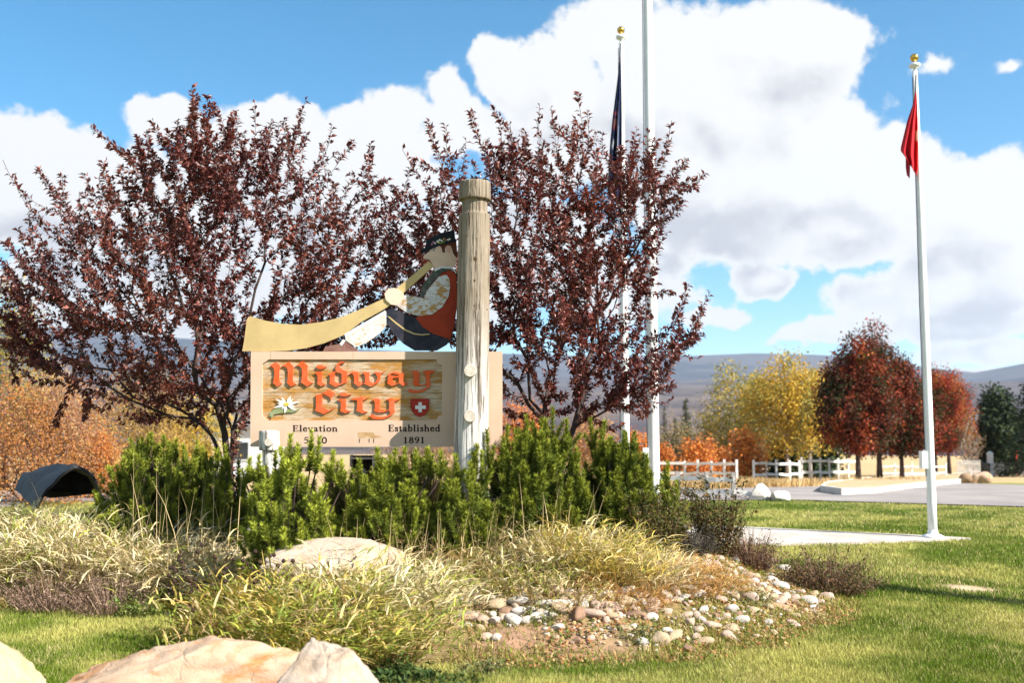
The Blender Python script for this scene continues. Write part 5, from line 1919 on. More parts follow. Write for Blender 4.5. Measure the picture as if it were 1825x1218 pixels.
def perennial(name, label, px_, Yc, h, r, nst, leafn, lcol, scol, seed, heads=0, spread=.35, leafL=.04, group='dry perennials', rh=.018, hl=.05):
    r_ = np.random.default_rng(seed)
    c = at(px_, Yc)
    t = empty(name, c, label, 'plant', group)
    a = r_.uniform(0, 2 * np.pi, nst)
    q = np.sqrt(r_.random(nst)) * r
    x, y = c[0] + np.cos(a) * q * .6, c[1] + np.sin(a) * q * .6
    p = np.stack([x, y, zt(x, y) - .01], 1)
    L = h * r_.uniform(.6, 1.1, nst) * (1 - .3 * q / r)
    lean = np.clip(spread * q / r + np.abs(r_.normal(size=nst)) * .08, 0, .9)
    sg = np.abs(r_.normal(size=nst)) * .10
    az_ = a + r_.normal(size=nst) * .3
    V, F_, m_ = ribbons(p, az_, L, np.full(nst, .0075), lean, sg, r_.normal(size=nst), 4)
    C = np.array(scol) * (.6 + .8 * r_.random((nst, 1)))
    part('stems', V, F_, M['dry'], t, cols=np.repeat(C, m_, 0))
    if leafn:
        ii = r_.integers(0, nst, leafn)
        tq = r_.uniform(.1, .95, leafn)
        o = np.stack([np.cos(az_), np.sin(az_), np.zeros(nst)], 1)[ii]
        pp = p[ii] + o * ((lean[ii] * tq + sg[ii] * tq ** 2) * L[ii])[:, None] + np.array((0, 0, 1)) * ((np.sqrt(1 - lean[ii] ** 2) * tq - .75 * sg[ii] * tq ** 2.2) * L[ii])[:, None]
        d = r_.normal(size=(leafn, 3)) + np.array((0, 0, .3))
        Lf = leafL * r_.uniform(.6, 1.3, leafn)
        V, F_, k = leaves_np(pp, d, Lf, Lf * .35, five=False)
        pal = np.array(lcol)
        part('leaves', V, F_, M['leaf'], t, cols=np.repeat(pal[r_.integers(0, len(pal), leafn)] * (.6 + .8 * r_.random((leafn, 1))), k, 0))
    if heads:
        tip = p + np.stack([np.cos(az_), np.sin(az_), np.zeros(nst)], 1) * ((lean + sg) * L)[:, None] + np.array((0, 0, 1)) * ((np.sqrt(1 - lean ** 2) - .75 * sg) * L)[:, None]
        mb = MB()
        for q_ in tip[:heads]:
            mb.lathe(q_ - np.array((0, 0, rh)), [(rh * .3, 0), (rh * .95, rh * .5), (rh, rh), (rh * .6, rh * 1.7), (.001, rh * 2)], 7)
        mb.build('seed_heads', mat_plain('seed_head_' + str(seed), (.05, .03, .022), (.03, .02, .015), 40, .9, .1), t)['kind'] = 'stuff'


DARKL = [(.06, .065, .02), (.10, .10, .03), (.14, .09, .035)]
BRL = [(.17, .10, .06), (.24, .14, .08), (.12, .08, .05)]
MAUVE = [(.30, .19, .15), (.36, .25, .18), (.22, .14, .11)]
perennial('coneflower', 'dry coneflower clump with black seed heads left of the round boulder', 425, 8.1, .86, .30, 120, 700, BRL, (.09, .055, .035), 401, heads=80, spread=.4)
perennial('coneflower', 'second dry coneflower clump lower beside the lawn', 418, 7.75, .58, .24, 80, 500, BRL, (.10, .065, .04), 402, heads=40, spread=.5)
perennial('dry_bush', 'mauve brown twiggy bush at the left lawn edge', 110, 9.6, .54, .44, 340, 2600, MAUVE, (.30, .20, .15), 403, spread=.72, leafL=.026)
perennial('dry_bush', 'mauve brown twiggy bush in the middle of left lawn edge', 215, 9.45, .54, .44, 340, 2600, MAUVE, (.32, .22, .16), 404, spread=.72, leafL=.026)
perennial('dry_bush', 'bare brown twigs showing below the right half of the board', 750, 10.5, 1.25, .45, 260, 700, BRL, (.20, .13, .09), 415, spread=.3, leafL=.03)
perennial('dry_bush', 'bare brown twigs showing below the middle of the board', 660, 10.6, 1.2, .4, 200, 500, BRL, (.20, .13, .09), 416, spread=.3, leafL=.03)
mugo('dark mugo pine low behind the right half of the board', 745, 10.5, 85, .45, zpx(806, 10.5), 46, 210, .6, .7)
perennial('green_plant', 'small green leafy clump at the left lawn edge', 268, 9.35, .30, .26, 160, 700, [(.10, .15, .03), (.18, .2, .05)], (.16, .17, .06), 405, spread=.8, leafL=.06)
perennial('spiky_perennial', 'dark upright spiky plant against the hedge end', 1172, 9.6, .90, .24, 120, 2600, DARKL, (.12, .075, .05), 406, spread=.3, leafL=.05)
perennial('spiky_perennial', 'dark upright spiky plant with tall brown flower spikes by the path', 1272, 10.9, 1.02, .30, 130, 3200, DARKL, (.14, .08, .05), 407, spread=.22, leafL=.055)
perennial('dry_bush', 'brown twiggy bush right of the tall spikes', 1330, 11.0, .54, .24, 360, 2400, BRL, (.19, .12, .085), 408, spread=.7, leafL=.035)
perennial('dry_bush', 'round brown bush alone at right end of the bed', 1466, 10.6, .60, .40, 520, 4200, BRL + DARKL, (.20, .13, .09), 409, spread=.85, leafL=.04)
perennial('dry_bush', 'low dark bush left of the tall spikes', 1225, 10.4, .42, .24, 200, 2200, [(.06, .06, .05), (.09, .08, .06)], (.12, .09, .07), 410, spread=.8, leafL=.03)
perennial('green_plant', 'dark green weed clump right of the front boulders', 725, 6.85, .17, .24, 90, 900, [(.04, .075, .02), (.07, .10, .025)], (.09, .11, .04), 411, spread=.9, leafL=.06)
perennial('green_plant', 'green weed patch at the lower lawn edge', 800, 6.7, .10, .30, 60, 700, [(.07, .11, .025), (.13, .14, .04)], (.12, .12, .05), 412, spread=.9, leafL=.05)
perennial('weed', 'dry seeding weed before the middle of the hedge', 860, 9.0, .70, .25, 46, 700, [(.30, .22, .10), (.22, .2, .07)], (.34, .25, .13), 413, spread=.35, leafL=.03)
perennial('weed', 'dry seeding weed behind the round boulder', 715, 9.0, .62, .25, 46, 700, [(.34, .24, .12), (.26, .2, .08)], (.36, .26, .14), 414, spread=.35, leafL=.03)
for i, (px_, Yc, lab) in enumerate(((690, 8.5, 'low green weed beside the round boulder'), (960, 8.15, 'low grey green weed among the middle cobbles'), (1140, 7.9, 'low grey green weed below the middle cobbles'), (860, 7.1, 'low grey green weed on the bare soil'), (1330, 9.2, 'low yellowing weed inside the right cobble field'))):
    perennial('low_weed', lab, px_, Yc, .13, .22, 50, 600, [(.12, .15, .05), (.2, .2, .09), (.26, .22, .09)], (.18, .16, .07), 430 + i, spread=.9, leafL=.035)



# ------------------------------------------------------------------ boulders and cobbles
def rock_mesh(seed, sub, size, flats, rough, mat, freq=1.0, amp=.14, smooth=True):
    import bmesh
    bm = bmesh.new()
    bmesh.ops.create_icosphere(bm, subdivisions=sub, radius=1.0)
    r_ = random.Random(seed)
    pl_ = []
    for _ in range(flats):
        v = Vector((r_.uniform(-1, 1), r_.uniform(-1, 1), r_.uniform(-.6, 1))).normalized()
        pl_.append((v, r_.uniform(.55, .9)))
    off = Vector((seed * 3.1, seed * 1.7, 0))
    for v in bm.verts:
        p = v.co.copy()
        for nrm, d in pl_:
            q = p.dot(nrm)
            if q > d:
                p -= nrm * (q - d) * .86
        nn = mnoise.fractal(p * freq * 1.3 + off, 1.0, 2.0, 4)
        p *= 1 + amp * nn
        p += p.normalized() * rough * mnoise.fractal(p * 6 + off, .9, 2.0, 4)
        if sub > 4:
            cz = mnoise.fractal(Vector((p.x * 1.1, p.y * 1.1, p.z * 3.0)) * 1.7 + off * 1.3, 1.0, 2.0, 3)
            p -= p.normalized() * .025 * max(0.0, .22 - abs(cz)) / .22 * (1 if cz > 0 else .5)
        v.co = Vector((p.x * size[0], p.y * size[1], p.z * size[2]))
    me = bpy.data.meshes.new('rock')
    bm.to_mesh(me)
    bm.free()
    for f in me.polygons:
        f.use_smooth = smooth
    me.materials.append(mat)
    return me


def mat_rock(name, c1, c2, stain, amt, scale=3.0):
    m_, g_ = newmat(name)
    co_ = objco(g_)
    a = g_.noise(co_, scale, 7, .62)
    b = g_.noise(g_.mapping(co_, (1, 1, 2.2)), scale * .7, 6, .65, 1.0)
    f = g_.noise(co_, scale * 22, 5, .65)
    cc = g_.mix(g_.mr(a, .35, .65), c1, c2)
    cc = g_.mix(g_.m('MULTIPLY', g_.mr(b, .48, .64), amt), cc, stain)
    cc = g_.mix(g_.m('MULTIPLY', g_.mr(f, .52, .72), .35), cc, tuple(v * .55 for v in c2))
    ck = g_.new('ShaderNodeTexVoronoi', feature='DISTANCE_TO_EDGE')
    g_.put(ck.inputs['Vector'], g_.vm('ADD', co_, g_.vm('SCALE', g_.noise(co_, 4, 4, .6, out=1), scale=.35)))
    ck.inputs['Scale'].default_value = scale * .55
    ckm = g_.mr(ck.outputs[0], 0.0, .022)
    cc = g_.mix(g_.m('MULTIPLY', g_.m('SUBTRACT', 1.0, ckm), .18), cc, tuple(v * .5 for v in c2))
    finish(g_, cc, .9, .2, 0, g_.m('ADD', g_.m('MULTIPLY', ckm, .25), g_.m('ADD', a, g_.m('MULTIPLY', f, .35))), .55, .03)
    return m_


M['sandstone'] = mat_rock('pale_sandstone', (.44, .32, .225), (.36, .25, .165), (.36, .145, .04), .95)
M['sandstone2'] = mat_rock('cream_sandstone', (.46, .365, .285), (.40, .31, .235), (.40, .24, .12), .45)
M['sandstone3'] = mat_rock('yellow_sandstone', (.46, .37, .22), (.40, .31, .165), (.40, .25, .09), .5)
M['limestone'] = mat_rock('white_boulder', (.56, .51, .46), (.47, .42, .37), (.42, .32, .23), .4)
M['brown_rock'] = mat_rock('brown_rock', (.30, .19, .11), (.20, .13, .08), (.36, .22, .12), .5)


def boulder(label, px_, Yc, z, size, seed, mat, rotz=0.0, flats=7, sub=6, amp=.14, group=None):
    x = (px_ - 912.5) / F_PX * Yc
    o = link('boulder', rock_mesh(seed, sub, size, flats, .022, M[mat], 1.0, amp, sub > 3), None, (x, Yc, z))
    o.rotation_euler = (0, 0, rotz)
    return tag(o, label, 'boulder', group)


boulder('flat topped pale boulder half buried in ribbon grass in the middle', 600, 8.8, .50, (.66, .42, .24), 3, 'sandstone2', .1, 3, amp=.07)
boulder('long orange stained sandstone boulder at the bottom edge', 345, 5.75, .04, (.86, .42, .48), 13, 'sandstone', .12, 9)
boulder('smooth cream sandstone boulder at the bottom, right of the stained one', 606, 5.25, .04, (.60, .42, .60), 17, 'sandstone2', -.5, 6, amp=.10)
boulder('yellowish boulder in the bottom left corner', 20, 5.6, .08, (.42, .36, .48), 23, 'sandstone3', .7, 6, amp=.10)
boulder('grey white boulder at the left edge beside ribbon grass', -22, 11.2, .30, (.44, .35, .42), 27, 'limestone', .2, 6)
boulder('left pale angular rock at the end of the near rail fence', 1350, 26.2, .12, (.34, .3, .30), 31, 'limestone', .4, 11, 3, .04)
boulder('right pale angular rock at the end of the near rail fence', 1384, 25.9, .08, (.28, .28, .22), 33, 'limestone', 1.0, 11, 3, .04)
for i, (px_, py_, s_, lab) in enumerate(((1716, 847, .26, 'dark brown rock at the right tip of the island'), (1732, 846, .28, 'middle tan rock at right tip of the island'), (1746, 848, .30, 'rightmost tan rock beyond the island tip'))):
    b_ = at(px_, 44)
    o = link('rock', rock_mesh(41 + i, 3, (s_ * 1.3, s_, s_), 5, .01, M['brown_rock' if i == 0 else 'sandstone']), None, (b_[0], b_[1], b_[2] + s_ * .7))
    tag(o, lab, 'rock')
boulder('pale rock on top of the far fence line behind the pear trees', 1478, 62, .5, (.55, .5, .55), 47, 'limestone', .3, 6, 3)

COB = {
    'white': mat_rock('white_cobble', (.60, .55, .49), (.52, .46, .39), (.50, .38, .27), .3, 9),
    'pink': mat_rock('pink_cobble', (.56, .42, .33), (.47, .34, .26), (.42, .27, .18), .4, 9),
    'tan': mat_rock('tan_cobble', (.52, .40, .26), (.42, .31, .19), (.40, .24, .12), .4, 9),
    'brown': mat_rock('brown_cobble', (.32, .20, .13), (.25, .15, .10), (.38, .22, .12), .4, 9),
}
cm = {}
for ck_, mt in COB.items():
    cm[ck_] = [rock_mesh(500 + j * 7 + len(ck_), 3, (1.25, .95, .72), 2, .006, mt, .8, .16) for j in range(5)]


def cobble(px_, py_, s_, kind, zone, dz=None):
    s_ *= 1.2
    b_ = Gm(px_, py_)
    o = bpy.data.objects.new('river_cobble', random.choice(cm[kind]))
    o.location = (b_[0], b_[1], b_[2] + s_ * (random.uniform(.0, .34) if dz is None else dz))
    o.scale = (s_ * random.uniform(.65, 1.35), s_ * random.uniform(.65, 1.3), s_ * random.uniform(.7, 1.2))
    o.rotation_euler = (random.uniform(-.4, .4), random.uniform(-.4, .4), random.uniform(0, 6.28))
    col.objects.link(o)
    COBS.append((o, zone, kind, px_, py_, s_))
    word_ = {'white': 'whitish', 'pink': 'pinkish', 'tan': 'tan', 'brown': 'brown'}[kind]
    return tag(o, word_ + ' rounded river cobble ' + zone, 'cobble', word_ + ' cobbles ' + zone)


COBS = []
kinds = ['white'] * 5 + ['pink'] * 4 + ['tan'] * 3 + ['brown']
ZONES = [
    ([(1185, 1010), (1260, 990), (1330, 985), (1400, 1010), (1470, 1045), (1478, 1075), (1420, 1085), (1370, 1070), (1300, 1075), (1240, 1070), (1190, 1060)], 145, (.034, .066), 'in the dense field below the brown bushes'),
    ([(1190, 1062), (1300, 1078), (1420, 1088), (1470, 1080), (1460, 1110), (1390, 1130), (1300, 1150), (1240, 1150), (1190, 1140)], 30, (.028, .055), 'scattered below the dense field'),
    ([(765, 1050), (860, 1052), (960, 1050), (1060, 1052), (1185, 1062), (1195, 1090), (1150, 1108), (1080, 1102), (980, 1098), (930, 1118), (840, 1118), (770, 1090)], 88, (.032, .062), 'in the row across the middle slope'),
    ([(780, 1030), (850, 1028), (830, 1060), (790, 1060)], 7, (.030, .06), 'in the little heap right of the front grass'),
    ([(960, 1110), (1080, 1100), (1200, 1130), (1240, 1165), (1150, 1165), (1060, 1150), (980, 1150)], 14, (.022, .042), 'on the bare soil near the lawn'),
    ([(775, 1098), (950, 1104), (990, 1122), (900, 1145), (800, 1135)], 12, (.026, .05), 'at the upper edge of the bare soil'),
    ([(240, 1060), (340, 1050), (400, 1100), (300, 1130), (230, 1110)], 5, (.022, .045), 'on the left lawn'),
    ([(1, 990), (60, 990), (60, 1030), (1, 1030)], 4, (.03, .05), 'at the left edge of the bed'),
]
for poly, n, (s0, s1), zone in ZONES:
    xs_, ys_ = zip(*poly)
    done = []
    tries = 0
    while len(done) < n and tries < 4000:
        tries += 1
        x, y = random.uniform(min(xs_), max(xs_)), random.uniform(min(ys_), max(ys_))
        if not bool(inpoly(np.array([x]), np.array([y]), poly)[0]):
            continue
        s_ = random.uniform(s0, s1) * (1.15 if random.random() < .2 else 1)
        rp_ = s_ * 215
        if any(abs(x - a) < (rp_ + b2) * .8 and abs(y - b) < (rp_ + b2) * .38 for a, b, b2 in done):
            continue
        done.append((x, y, rp_))
        cobble(x, y, s_, random.choice(kinds), zone)
import bmesh
rub = []
bmx = bmesh.new()
bmesh.ops.create_icosphere(bmx, subdivisions=1, radius=1.0)
ico_v = np.array([v.co[:] for v in bmx.verts])
ico_f = np.array([[v.index for v in f.verts] for f in bmx.faces])
bmx.free()
RV, RF, RC = [], [], []
nrub = 0
for poly, n, sr, zone in ZONES[:5]:
    xs_, ys_ = zip(*poly)
    want = n * 5
    while want > 0:
        x, y = random.uniform(min(xs_), max(xs_)), random.uniform(min(ys_), max(ys_))
        if not bool(inpoly(np.array([x]), np.array([y]), poly)[0]):
            continue
        want -= 1
        b_ = Gm(x, y)
        sz = random.uniform(.010, .026)
        q_ = ico_v * (1 + .22 * rng.normal(size=(len(ico_v), 1))) * np.array((1.25, 1.0, .7)) * sz
        a = random.uniform(0, 6.28)
        q_ = q_ @ np.array(((math.cos(a), math.sin(a), 0), (-math.sin(a), math.cos(a), 0), (0, 0, 1)))
        RF.append(ico_f + nrub)
        RV.append(q_ + np.array((b_[0], b_[1], b_[2] + sz * .25)))
        c_ = np.array(random.choice(((.50, .44, .37), (.44, .33, .25), (.38, .28, .19), (.28, .19, .13)))) * random.uniform(.8, 1.15)
        RC.append(np.repeat(c_[None], len(ico_v), 0))
        nrub += len(ico_v)
m_r, g_r = newmat('rubble')
a_r = g_r.new('ShaderNodeAttribute')
a_r.attribute_name = 'Col'
finish(g_r, a_r.outputs['Color'], .9, .15, 0, g_r.noise(objco(g_r), 80, 4, .6), .3, .004)
tag(part('small_rubble', np.vstack(RV), np.vstack(RF), m_r, cols=np.vstack(RC), smooth=True), 'small stones and rubble between the river cobbles', 'rubble', kind='stuff')
# one label for each cobble: size, colour, part of its patch, then its order from the left
by = {}
for zn in set(c_[1] for c_ in COBS):
    grp = [c_ for c_ in COBS if c_[1] == zn]
    xq = np.quantile([c_[3] for c_ in grp], (.25, .5, .75))
    yq = np.quantile([c_[4] for c_ in grp], (.34, .67))
    sq = np.quantile([c_[5] for c_ in grp], (.34, .67))
    for c_ in grp:
        o, zn_, kd, a, b, sz = c_
        hor = ('far left', 'centre left', 'centre right', 'far right')[int(np.searchsorted(xq, a))]
        ver = ('top', 'middle', 'bottom')[int(np.searchsorted(yq, b))]
        siz = ('small', 'mid-sized', 'big')[int(np.searchsorted(sq, sz))]
        tone = {'white': 'whitish', 'pink': 'pinkish', 'tan': 'tan', 'brown': 'brown'}[kd]
        by.setdefault((siz, tone, ver, hor, zn_), []).append(c_)
NTH = ('leftmost', 'second', 'third', 'fourth', 'fifth', 'sixth', 'seventh', 'eighth', 'ninth')
for (siz, tone, ver, hor, zn_), lst in by.items():
    lst.sort(key=lambda c_: c_[3])
    for q_, c_ in enumerate(lst):
        lab = f'{siz} {tone} cobble, {ver} {hor}, {zn_}'
        if len(lst) > 1:
            lab = NTH[min(q_, 8)] + ' ' + lab
        c_[0]['label'] = lab
for px_, py_, sz, lab in ((985, 1083, (.16, .07, .05), 'long flat white stone lying across the middle cobbles'), (828, 1082, (.075, .06, .05), 'big white stone at the left of the middle cobbles'), (663 + 0, 1108, (.10, .07, .05), 'flat pinkish stone at the foot of front grass'), (1178, 1150, (.07, .05, .065), 'round tan cobble standing alone near the lawn'), (255, 1095, (.08, .06, .05), 'single pinkish stone lying on the left lawn'), (12, 1015, (.10, .08, .07), 'white stone on the lawn at the left edge')):
    b_ = Gm(px_, py_)
    o = link('stone', rock_mesh(int(px_), 3, sz, 3, .006, COB['tan' if 'tan' in lab else ('pink' if 'pink' in lab else 'white')]), None, (b_[0], b_[1], b_[2] + sz[2] * .5))
    tag(o, lab, 'stone')


# ------------------------------------------------------------------ fences, gate, truck, house, hood
def beam(a, b, h, w, mat, name, parent, jit=.0):
    a, b = np.array(a, float), np.array(b, float)
    d = b - a
    L = np.linalg.norm(d)
    d /= L
    s = np.cross(d, (0, 0, 1))
    s = s / (np.linalg.norm(s) + 1e-9) if np.linalg.norm(s) > 1e-6 else np.array((1.0, 0, 0))
    u = np.cross(s, d)
    V = []
    for t in (0, .33, .66, 1):
        c_ = a + d * L * t + u * jit * random.uniform(-1, 1) * (0 < t < 1) + s * jit * random.uniform(-1, 1)
        for su, ss in ((-1, -1), (-1, 1), (1, 1), (1, -1)):
            V.append(c_ + u * su * h / 2 + s * ss * w / 2)
    Q = [(3, 2, 1, 0), (12, 13, 14, 15)]
    for k in range(3):
        for i in range(4):
            j = (i + 1) % 4
            Q.append((k * 4 + i, k * 4 + j, k * 4 + 4 + j, k * 4 + 4 + i))
    return MB().add(V, Q).build(name, mat, parent)


def rail_fence(label, pts, hpost, rails, mat_r, mat_p, rh=.11, pw=.12, group='white rail fences'):
    """pts: list of (x, y) post feet"""
    p0 = pts[0]
    f = empty('rail_fence', (p0[0], p0[1], zs(*p0)), label, 'fence', group)
    for p in pts:
        z = zs(*p)
        beam((p[0], p[1], z - .1), (p[0], p[1], z + hpost * random.uniform(.97, 1.05)), pw, pw, mat_p, 'post', f, .004)
    for a, b in zip(pts[:-1], pts[1:]):
        for rz in rails:
            j = random.uniform(-.03, .03)
            beam((a[0], a[1] - pw * .55, zs(*a) + rz + j), (b[0], b[1] - pw * .55, zs(*b) + rz + random.uniform(-.03, .03)), rh, .05, mat_r, 'rail', f, .012)
    return f


def xy(px_, Yv):
    return ((px_ - 912.5) / F_PX * Yv, Yv)


nf = rail_fence('low weathered rail fence with a sagging rail near the lawn edge', [xy(1140, 27.6), xy(1205, 27.2), xy(1257, 26.8), xy(1304, 26.5)], .68, (.18, .50), M['fence_white'], M['fence_grey'], .12, .12)
a_, b_ = xy(1304, 26.4), xy(1372, 26.2)
beam((a_[0], a_[1], zs(*a_) + .20), (b_[0], b_[1], zs(*b_) + .05), .12, .05, M['fence_white'], 'rail', nf)
rail_fence('white rail fence left of the upright orange shrub', [xy(p, 46 - i * .3) for i, p in enumerate((1120, 1146, 1172, 1218, 1241, 1265, 1288, 1310))], .98, (.42, .84), M['fence_white'], M['fence_white'], .12, .09)
rail_fence('broken white rail fence below the cottonwoods', [xy(p, 45 + i * 1.0) for i, p in enumerate((1340, 1362, 1380, 1404, 1421))], 1.0, (.35, .85), M['fence_white'], M['fence_white'], .11, .09)
rail_fence('tall white rail fence climbing right behind the leftmost pear tree', [xy(p, 50 + i * .9) for i, p in enumerate((1425, 1440, 1458, 1474, 1490, 1508, 1522))], 1.15, (.42, .98), M['fence_white'], M['fence_white'], .12, .09)
rail_fence('white rail fence seen between the pear trunks', [xy(p, 60) for p in (1560, 1590, 1620, 1650, 1680)], .9, (.3, .7), M['fence_white'], M['fence_white'], .11, .09)


def picket(label, px0, px1, Yv, h, n):
    a = xy(px0, Yv)
    f = empty('picket_fence', (a[0], a[1], zs(*a)), label, 'fence', 'white picket fences')
    for i in range(n):
        q = xy(px0 + (px1 - px0) * i / (n - 1), Yv)
        z = zs(*q)
        beam((q[0], q[1] - .03, z), (q[0], q[1] - .03, z + h), .09, .03, M['fence_white'], 'picket', f)
    b = xy(px1, Yv)
    for rz in (h * .35, h * .8):
        beam((a[0], a[1] + .02, zs(*a) + rz), (b[0], b[1] + .02, zs(*b) + rz), .10, .04, M['fence_white'], 'rail', f)


picket('white picket fence at the right edge beside the dark pickup', 1766, 1850, 68, .95, 26)
picket('white picket fence left of the white gate post', 1700, 1740, 66, 1.1, 13)
q = xy(1759, 67)
gp = empty('gate_post', (q[0], q[1], zs(*q)), 'thick white gate post between bin and picket fence', 'post')
MB().box((q[0], q[1], zs(*q) + .75), (.30, .30, 1.5)).build('shaft', M['wall_white'], gp)
MB().lathe((q[0], q[1], zs(*q) + 1.5), [(.24, 0), (.24, .05), (.02, .2)], 4).build('cap', M['wall_white'], gp)
q = xy(1748.5, 66.5)
bn_ = empty('bin', (q[0], q[1], zs(*q)), 'dark waste bin beside the white gate post', 'bin')
MB().lathe((q[0], q[1], zs(*q)), [(.01, 0), (.28, 0), (.36, .75), (.36, .8)], 16).build('body', M['bin'], bn_, smooth=True)
MB().lathe((q[0], q[1], zs(*q) + .8), [(.39, 0), (.39, .05), (.2, .12), (.01, .13)], 16).build('lid', M['bin'], bn_, smooth=True)
for px_ in (1806, 1823):
    q = xy(px_, 72)
    r_ = empty('marker_post', (q[0], q[1], zs(*q)), ('left' if px_ < 1810 else 'right') + ' thin red post behind the right picket fence', 'post', 'red posts')
    beam((q[0], q[1], zs(*q)), (q[0], q[1], zs(*q) + 1.75), .08, .08, M['red_post'], 'shaft', r_)
    MB().box((q[0], q[1], zs(*q) + 1.8), (.12, .12, .1)).build('cap', M['red_post'], r_)

# dark pickup truck facing the camera
tx, ty = xy(1784, 100)
tz = zs(tx, ty)
tr = empty('pickup_truck', (tx, ty, tz), 'dark pickup truck parked behind the right picket fence', 'truck')


def loft(secs):
    """closed body lofted through rectangles (y, x half, z0, z1, top half)"""
    V = []
    for (y, hw, z0, z1, tw) in secs:
        V += [(tx - hw, ty + y, tz + z0), (tx + hw, ty + y, tz + z0), (tx + hw, ty + y, tz + (z0 + z1) / 2 + .1), (tx + tw, ty + y, tz + z1), (tx - tw, ty + y, tz + z1), (tx - hw, ty + y, tz + (z0 + z1) / 2 + .1)]
    Q, T = [], []
    for k in range(len(secs) - 1):
        for i in range(6):
            j = (i + 1) % 6
            Q.append((k * 6 + i, k * 6 + j, k * 6 + 6 + j, k * 6 + 6 + i))
    e = (len(secs) - 1) * 6
    Q += [(0, 5, 4, 3), (0, 3, 2, 1), (e, e + 1, e + 2, e + 3), (e, e + 3, e + 4, e + 5)]
    return MB().add(V, Q)


loft([(0, .92, .5, 1.05, .85), (.12, .98, .45, 1.18, .9), (1.3, 1.0, .42, 1.26, .93), (1.4, 1.0, .42, 1.28, .93), (5.4, 1.0, .45, 1.30, .95), (5.5, .96, .5, 1.25, .92)]).build('body', M['car_black'], tr, smooth=False)
loft([(1.35, .92, 1.2, 1.26, .86), (1.9, .92, 1.2, 1.88, .74), (3.3, .92, 1.2, 1.9, .74), (3.55, .92, 1.2, 1.3, .8)]).build('cab', M['car_black'], tr)
MB().add([(tx - .78, ty + 1.40, tz + 1.33), (tx + .78, ty + 1.40, tz + 1.33), (tx + .68, ty + 1.80, tz + 1.80), (tx - .68, ty + 1.80, tz + 1.80)], [(0, 1, 2, 3)]).build('windscreen', M['glass_dark'], tr)
MB().box((tx, ty - .02, tz + .85), (1.1, .05, .28)).build('grille', M['chrome'], tr)
MB().box((tx, ty - .08, tz + .55), (1.9, .16, .2)).build('bumper', M['chrome'], tr)
for s in (-1, 1):
    MB().box((tx + s * .74, ty - .02, tz + .9), (.30, .06, .22)).build('headlight', M['lamp_glass'], tr)
    MB().box((tx + s * 1.12, ty + 1.6, tz + 1.38), (.2, .1, .24)).build('mirror', M['chrome'], tr)
    for yy in (1.0, 4.4):
        w_ = MB().tube([(tx + s * .98, ty + yy, tz + .40), (tx + s * .70, ty + yy, tz + .40)], .40, 20).build('wheel', M['rubber'], tr)
        MB().tube([(tx + s * .995, ty + yy, tz + .40), (tx + s * .95, ty + yy, tz + .40)], .22, 14).build('rim', M['chrome'], w_)

# white house behind the wide crabapple
hx0, hy0 = xy(425, 70)
hz0 = zs(hx0, hy0)
hs = empty('white_house', (hx0, hy0, hz0), 'small white house half hidden behind the left crabapple trunk', 'house')
W_, D_, Hh = 5.0, 7.0, 3.4
MB().box((hx0, hy0, hz0 + Hh / 2), (W_, D_, Hh)).build('wall', M['wall_white'], hs)
rv = [(hx0 - W_ / 2 - .4, hy0 - D_ / 2 - .4, hz0 + Hh - .1), (hx0 + W_ / 2 + .4, hy0 - D_ / 2 - .4, hz0 + Hh - .1), (hx0 + W_ / 2 + .4, hy0, hz0 + Hh + 1.9), (hx0 - W_ / 2 - .4, hy0, hz0 + Hh + 1.9), (hx0 - W_ / 2 - .4, hy0 + D_ / 2 + .4, hz0 + Hh - .1), (hx0 + W_ / 2 + .4, hy0 + D_ / 2 + .4, hz0 + Hh - .1)]
MB().add(rv, [(0, 1, 2, 3), (3, 2, 5, 4), (0, 4, 5, 1)], [(0, 3, 4), (1, 5, 2)]).build('roof', M['roof_grey'], hs)
for wx_ in (-1.2, 1.2):
    wn_ = MB().box((hx0 + wx_, hy0 - D_ / 2 - .03, hz0 + 1.8), (1.2, .06, 1.3)).build('window', M['wall_white'], hs)
    MB().box((hx0 + wx_, hy0 - D_ / 2 - .065, hz0 + 1.8), (1.0, .012, 1.1)).build('pane', M['glass_dark'], wn_)

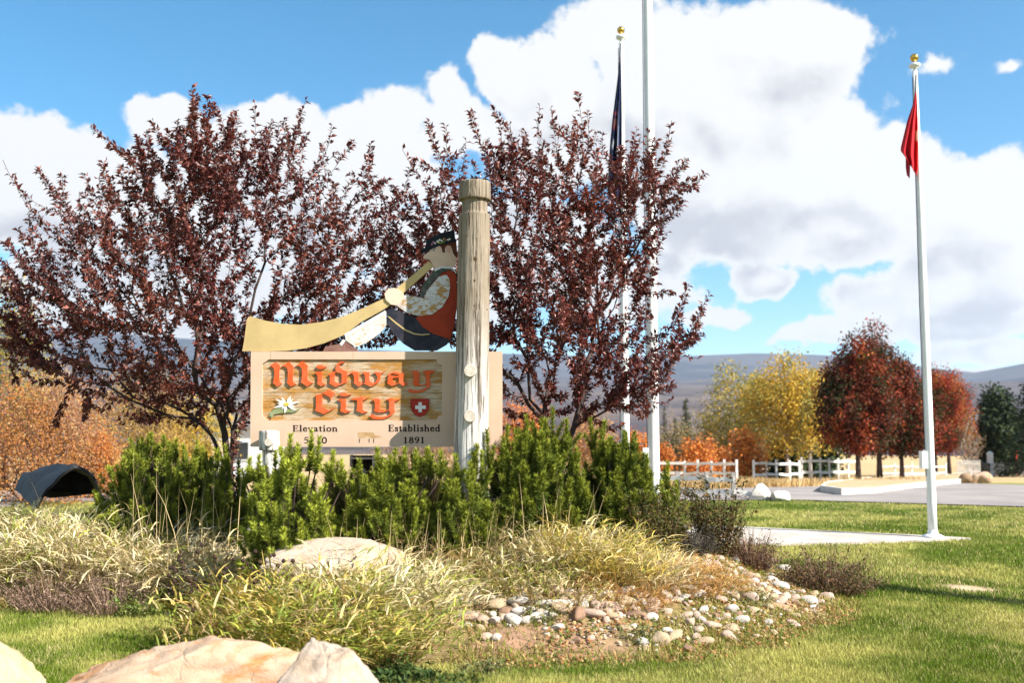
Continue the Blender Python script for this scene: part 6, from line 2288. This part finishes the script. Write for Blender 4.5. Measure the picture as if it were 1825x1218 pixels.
# dark bent hood over the culvert at the left
YH = 13.0
ridge_f, ridge_b = P(134, 832, YH - .3), P(92, 833, YH + 1.1)
lf, lb = P(66, 912, YH - .2), P(30, 872, YH + .9)
lm_f, lm_b = P(86, 874, YH - .3), P(44, 846, YH + 1.0)
rf, rb_ = P(164, 852, YH - .1), P(150, 842, YH + 1.2)
re, reb = P(186, 905, YH), P(175, 880, YH + 1.2)
hood = empty('culvert_hood', (ridge_f[0], YH, zs(ridge_f[0], YH)), 'dark grey bent sheet hood with black opening at the left', 'hood')
fr = np.array([lf, lm_f, (lm_f + ridge_f) / 2 + np.array((.0, 0, .0)), ridge_f, rf, re])
bk = np.array([lb, lm_b, (lm_b + ridge_b) / 2 + np.array((.0, 0, .0)), ridge_b, rb_, reb])
tq = np.linspace(0, 1, 30)
ti = np.linspace(0, 1, 6)
V = []
for s in np.linspace(0, 1, 12):
    row = fr * (1 - s) + bk * s
    rr_ = np.stack([np.interp(tq, ti, row[:, k]) for k in range(3)], 1)
    rr_[:, 2] += .012 * np.sin(tq * 19 + s * 5) + .01 * np.sin(s * 11)
    V.append(rr_)
V = np.array(V)
sh_ = part('sheet', V.reshape(-1, 3), grid_faces(12, 30), M['dark_shell'], hood)
sm = sh_.modifiers.new('thickness', 'SOLIDIFY')
sm.thickness = .035
mid = V[11].mean(0)
MB().add(list(bk) + [mid - np.array((0, 0, .3))], [], [(i, i + 1, 6) for i in range(5)] + [(5, 0, 6)]).build('end_sheet', M['dark_shell'], hood)

# pale gravel drive at the far left
gv = [Gm(a, b)[:2] for a, b in ((-200, 905), (45, 905), (60, 870), (70, 862), (-200, 862))]
tag(prism('gravel_drive', [tuple(v) for v in gv], -.05, .03, M['kerb']), 'pale gravel drive at the left', kind='structure')

# ------------------------------------------------------------------ air: thin haze over the whole valley
m, gm = newmat('haze')
pv = gm.new('ShaderNodeVolumePrincipled')
pv.inputs['Color'].default_value = (.72, .84, 1.0, 1)
pv.inputs['Density'].default_value = 7.0e-5
pv.inputs['Anisotropy'].default_value = .2
o_ = gm.new('ShaderNodeOutputMaterial')
gm.put(o_.inputs['Volume'], pv.outputs[0])
top_h = float(hz.max()) + 30
ext = float(max(abs(xs[0]), xs[-1], abs(ys[0]), ys[-1])) + 60
hzb = MB().box((0, 0, (top_h - 6 + min(0, float(hz.min()))) / 2), (2 * ext, 2 * ext, top_h + 6 - min(0, float(hz.min()))))
hob = hzb.build('haze', m)
tag(hob, 'thin bluish haze over the valley', kind='stuff')
print('LEAVES', nl1, nl2, 'TRIS', sum(len(o.data.polygons) for o in col.objects if o.type == 'MESH'))
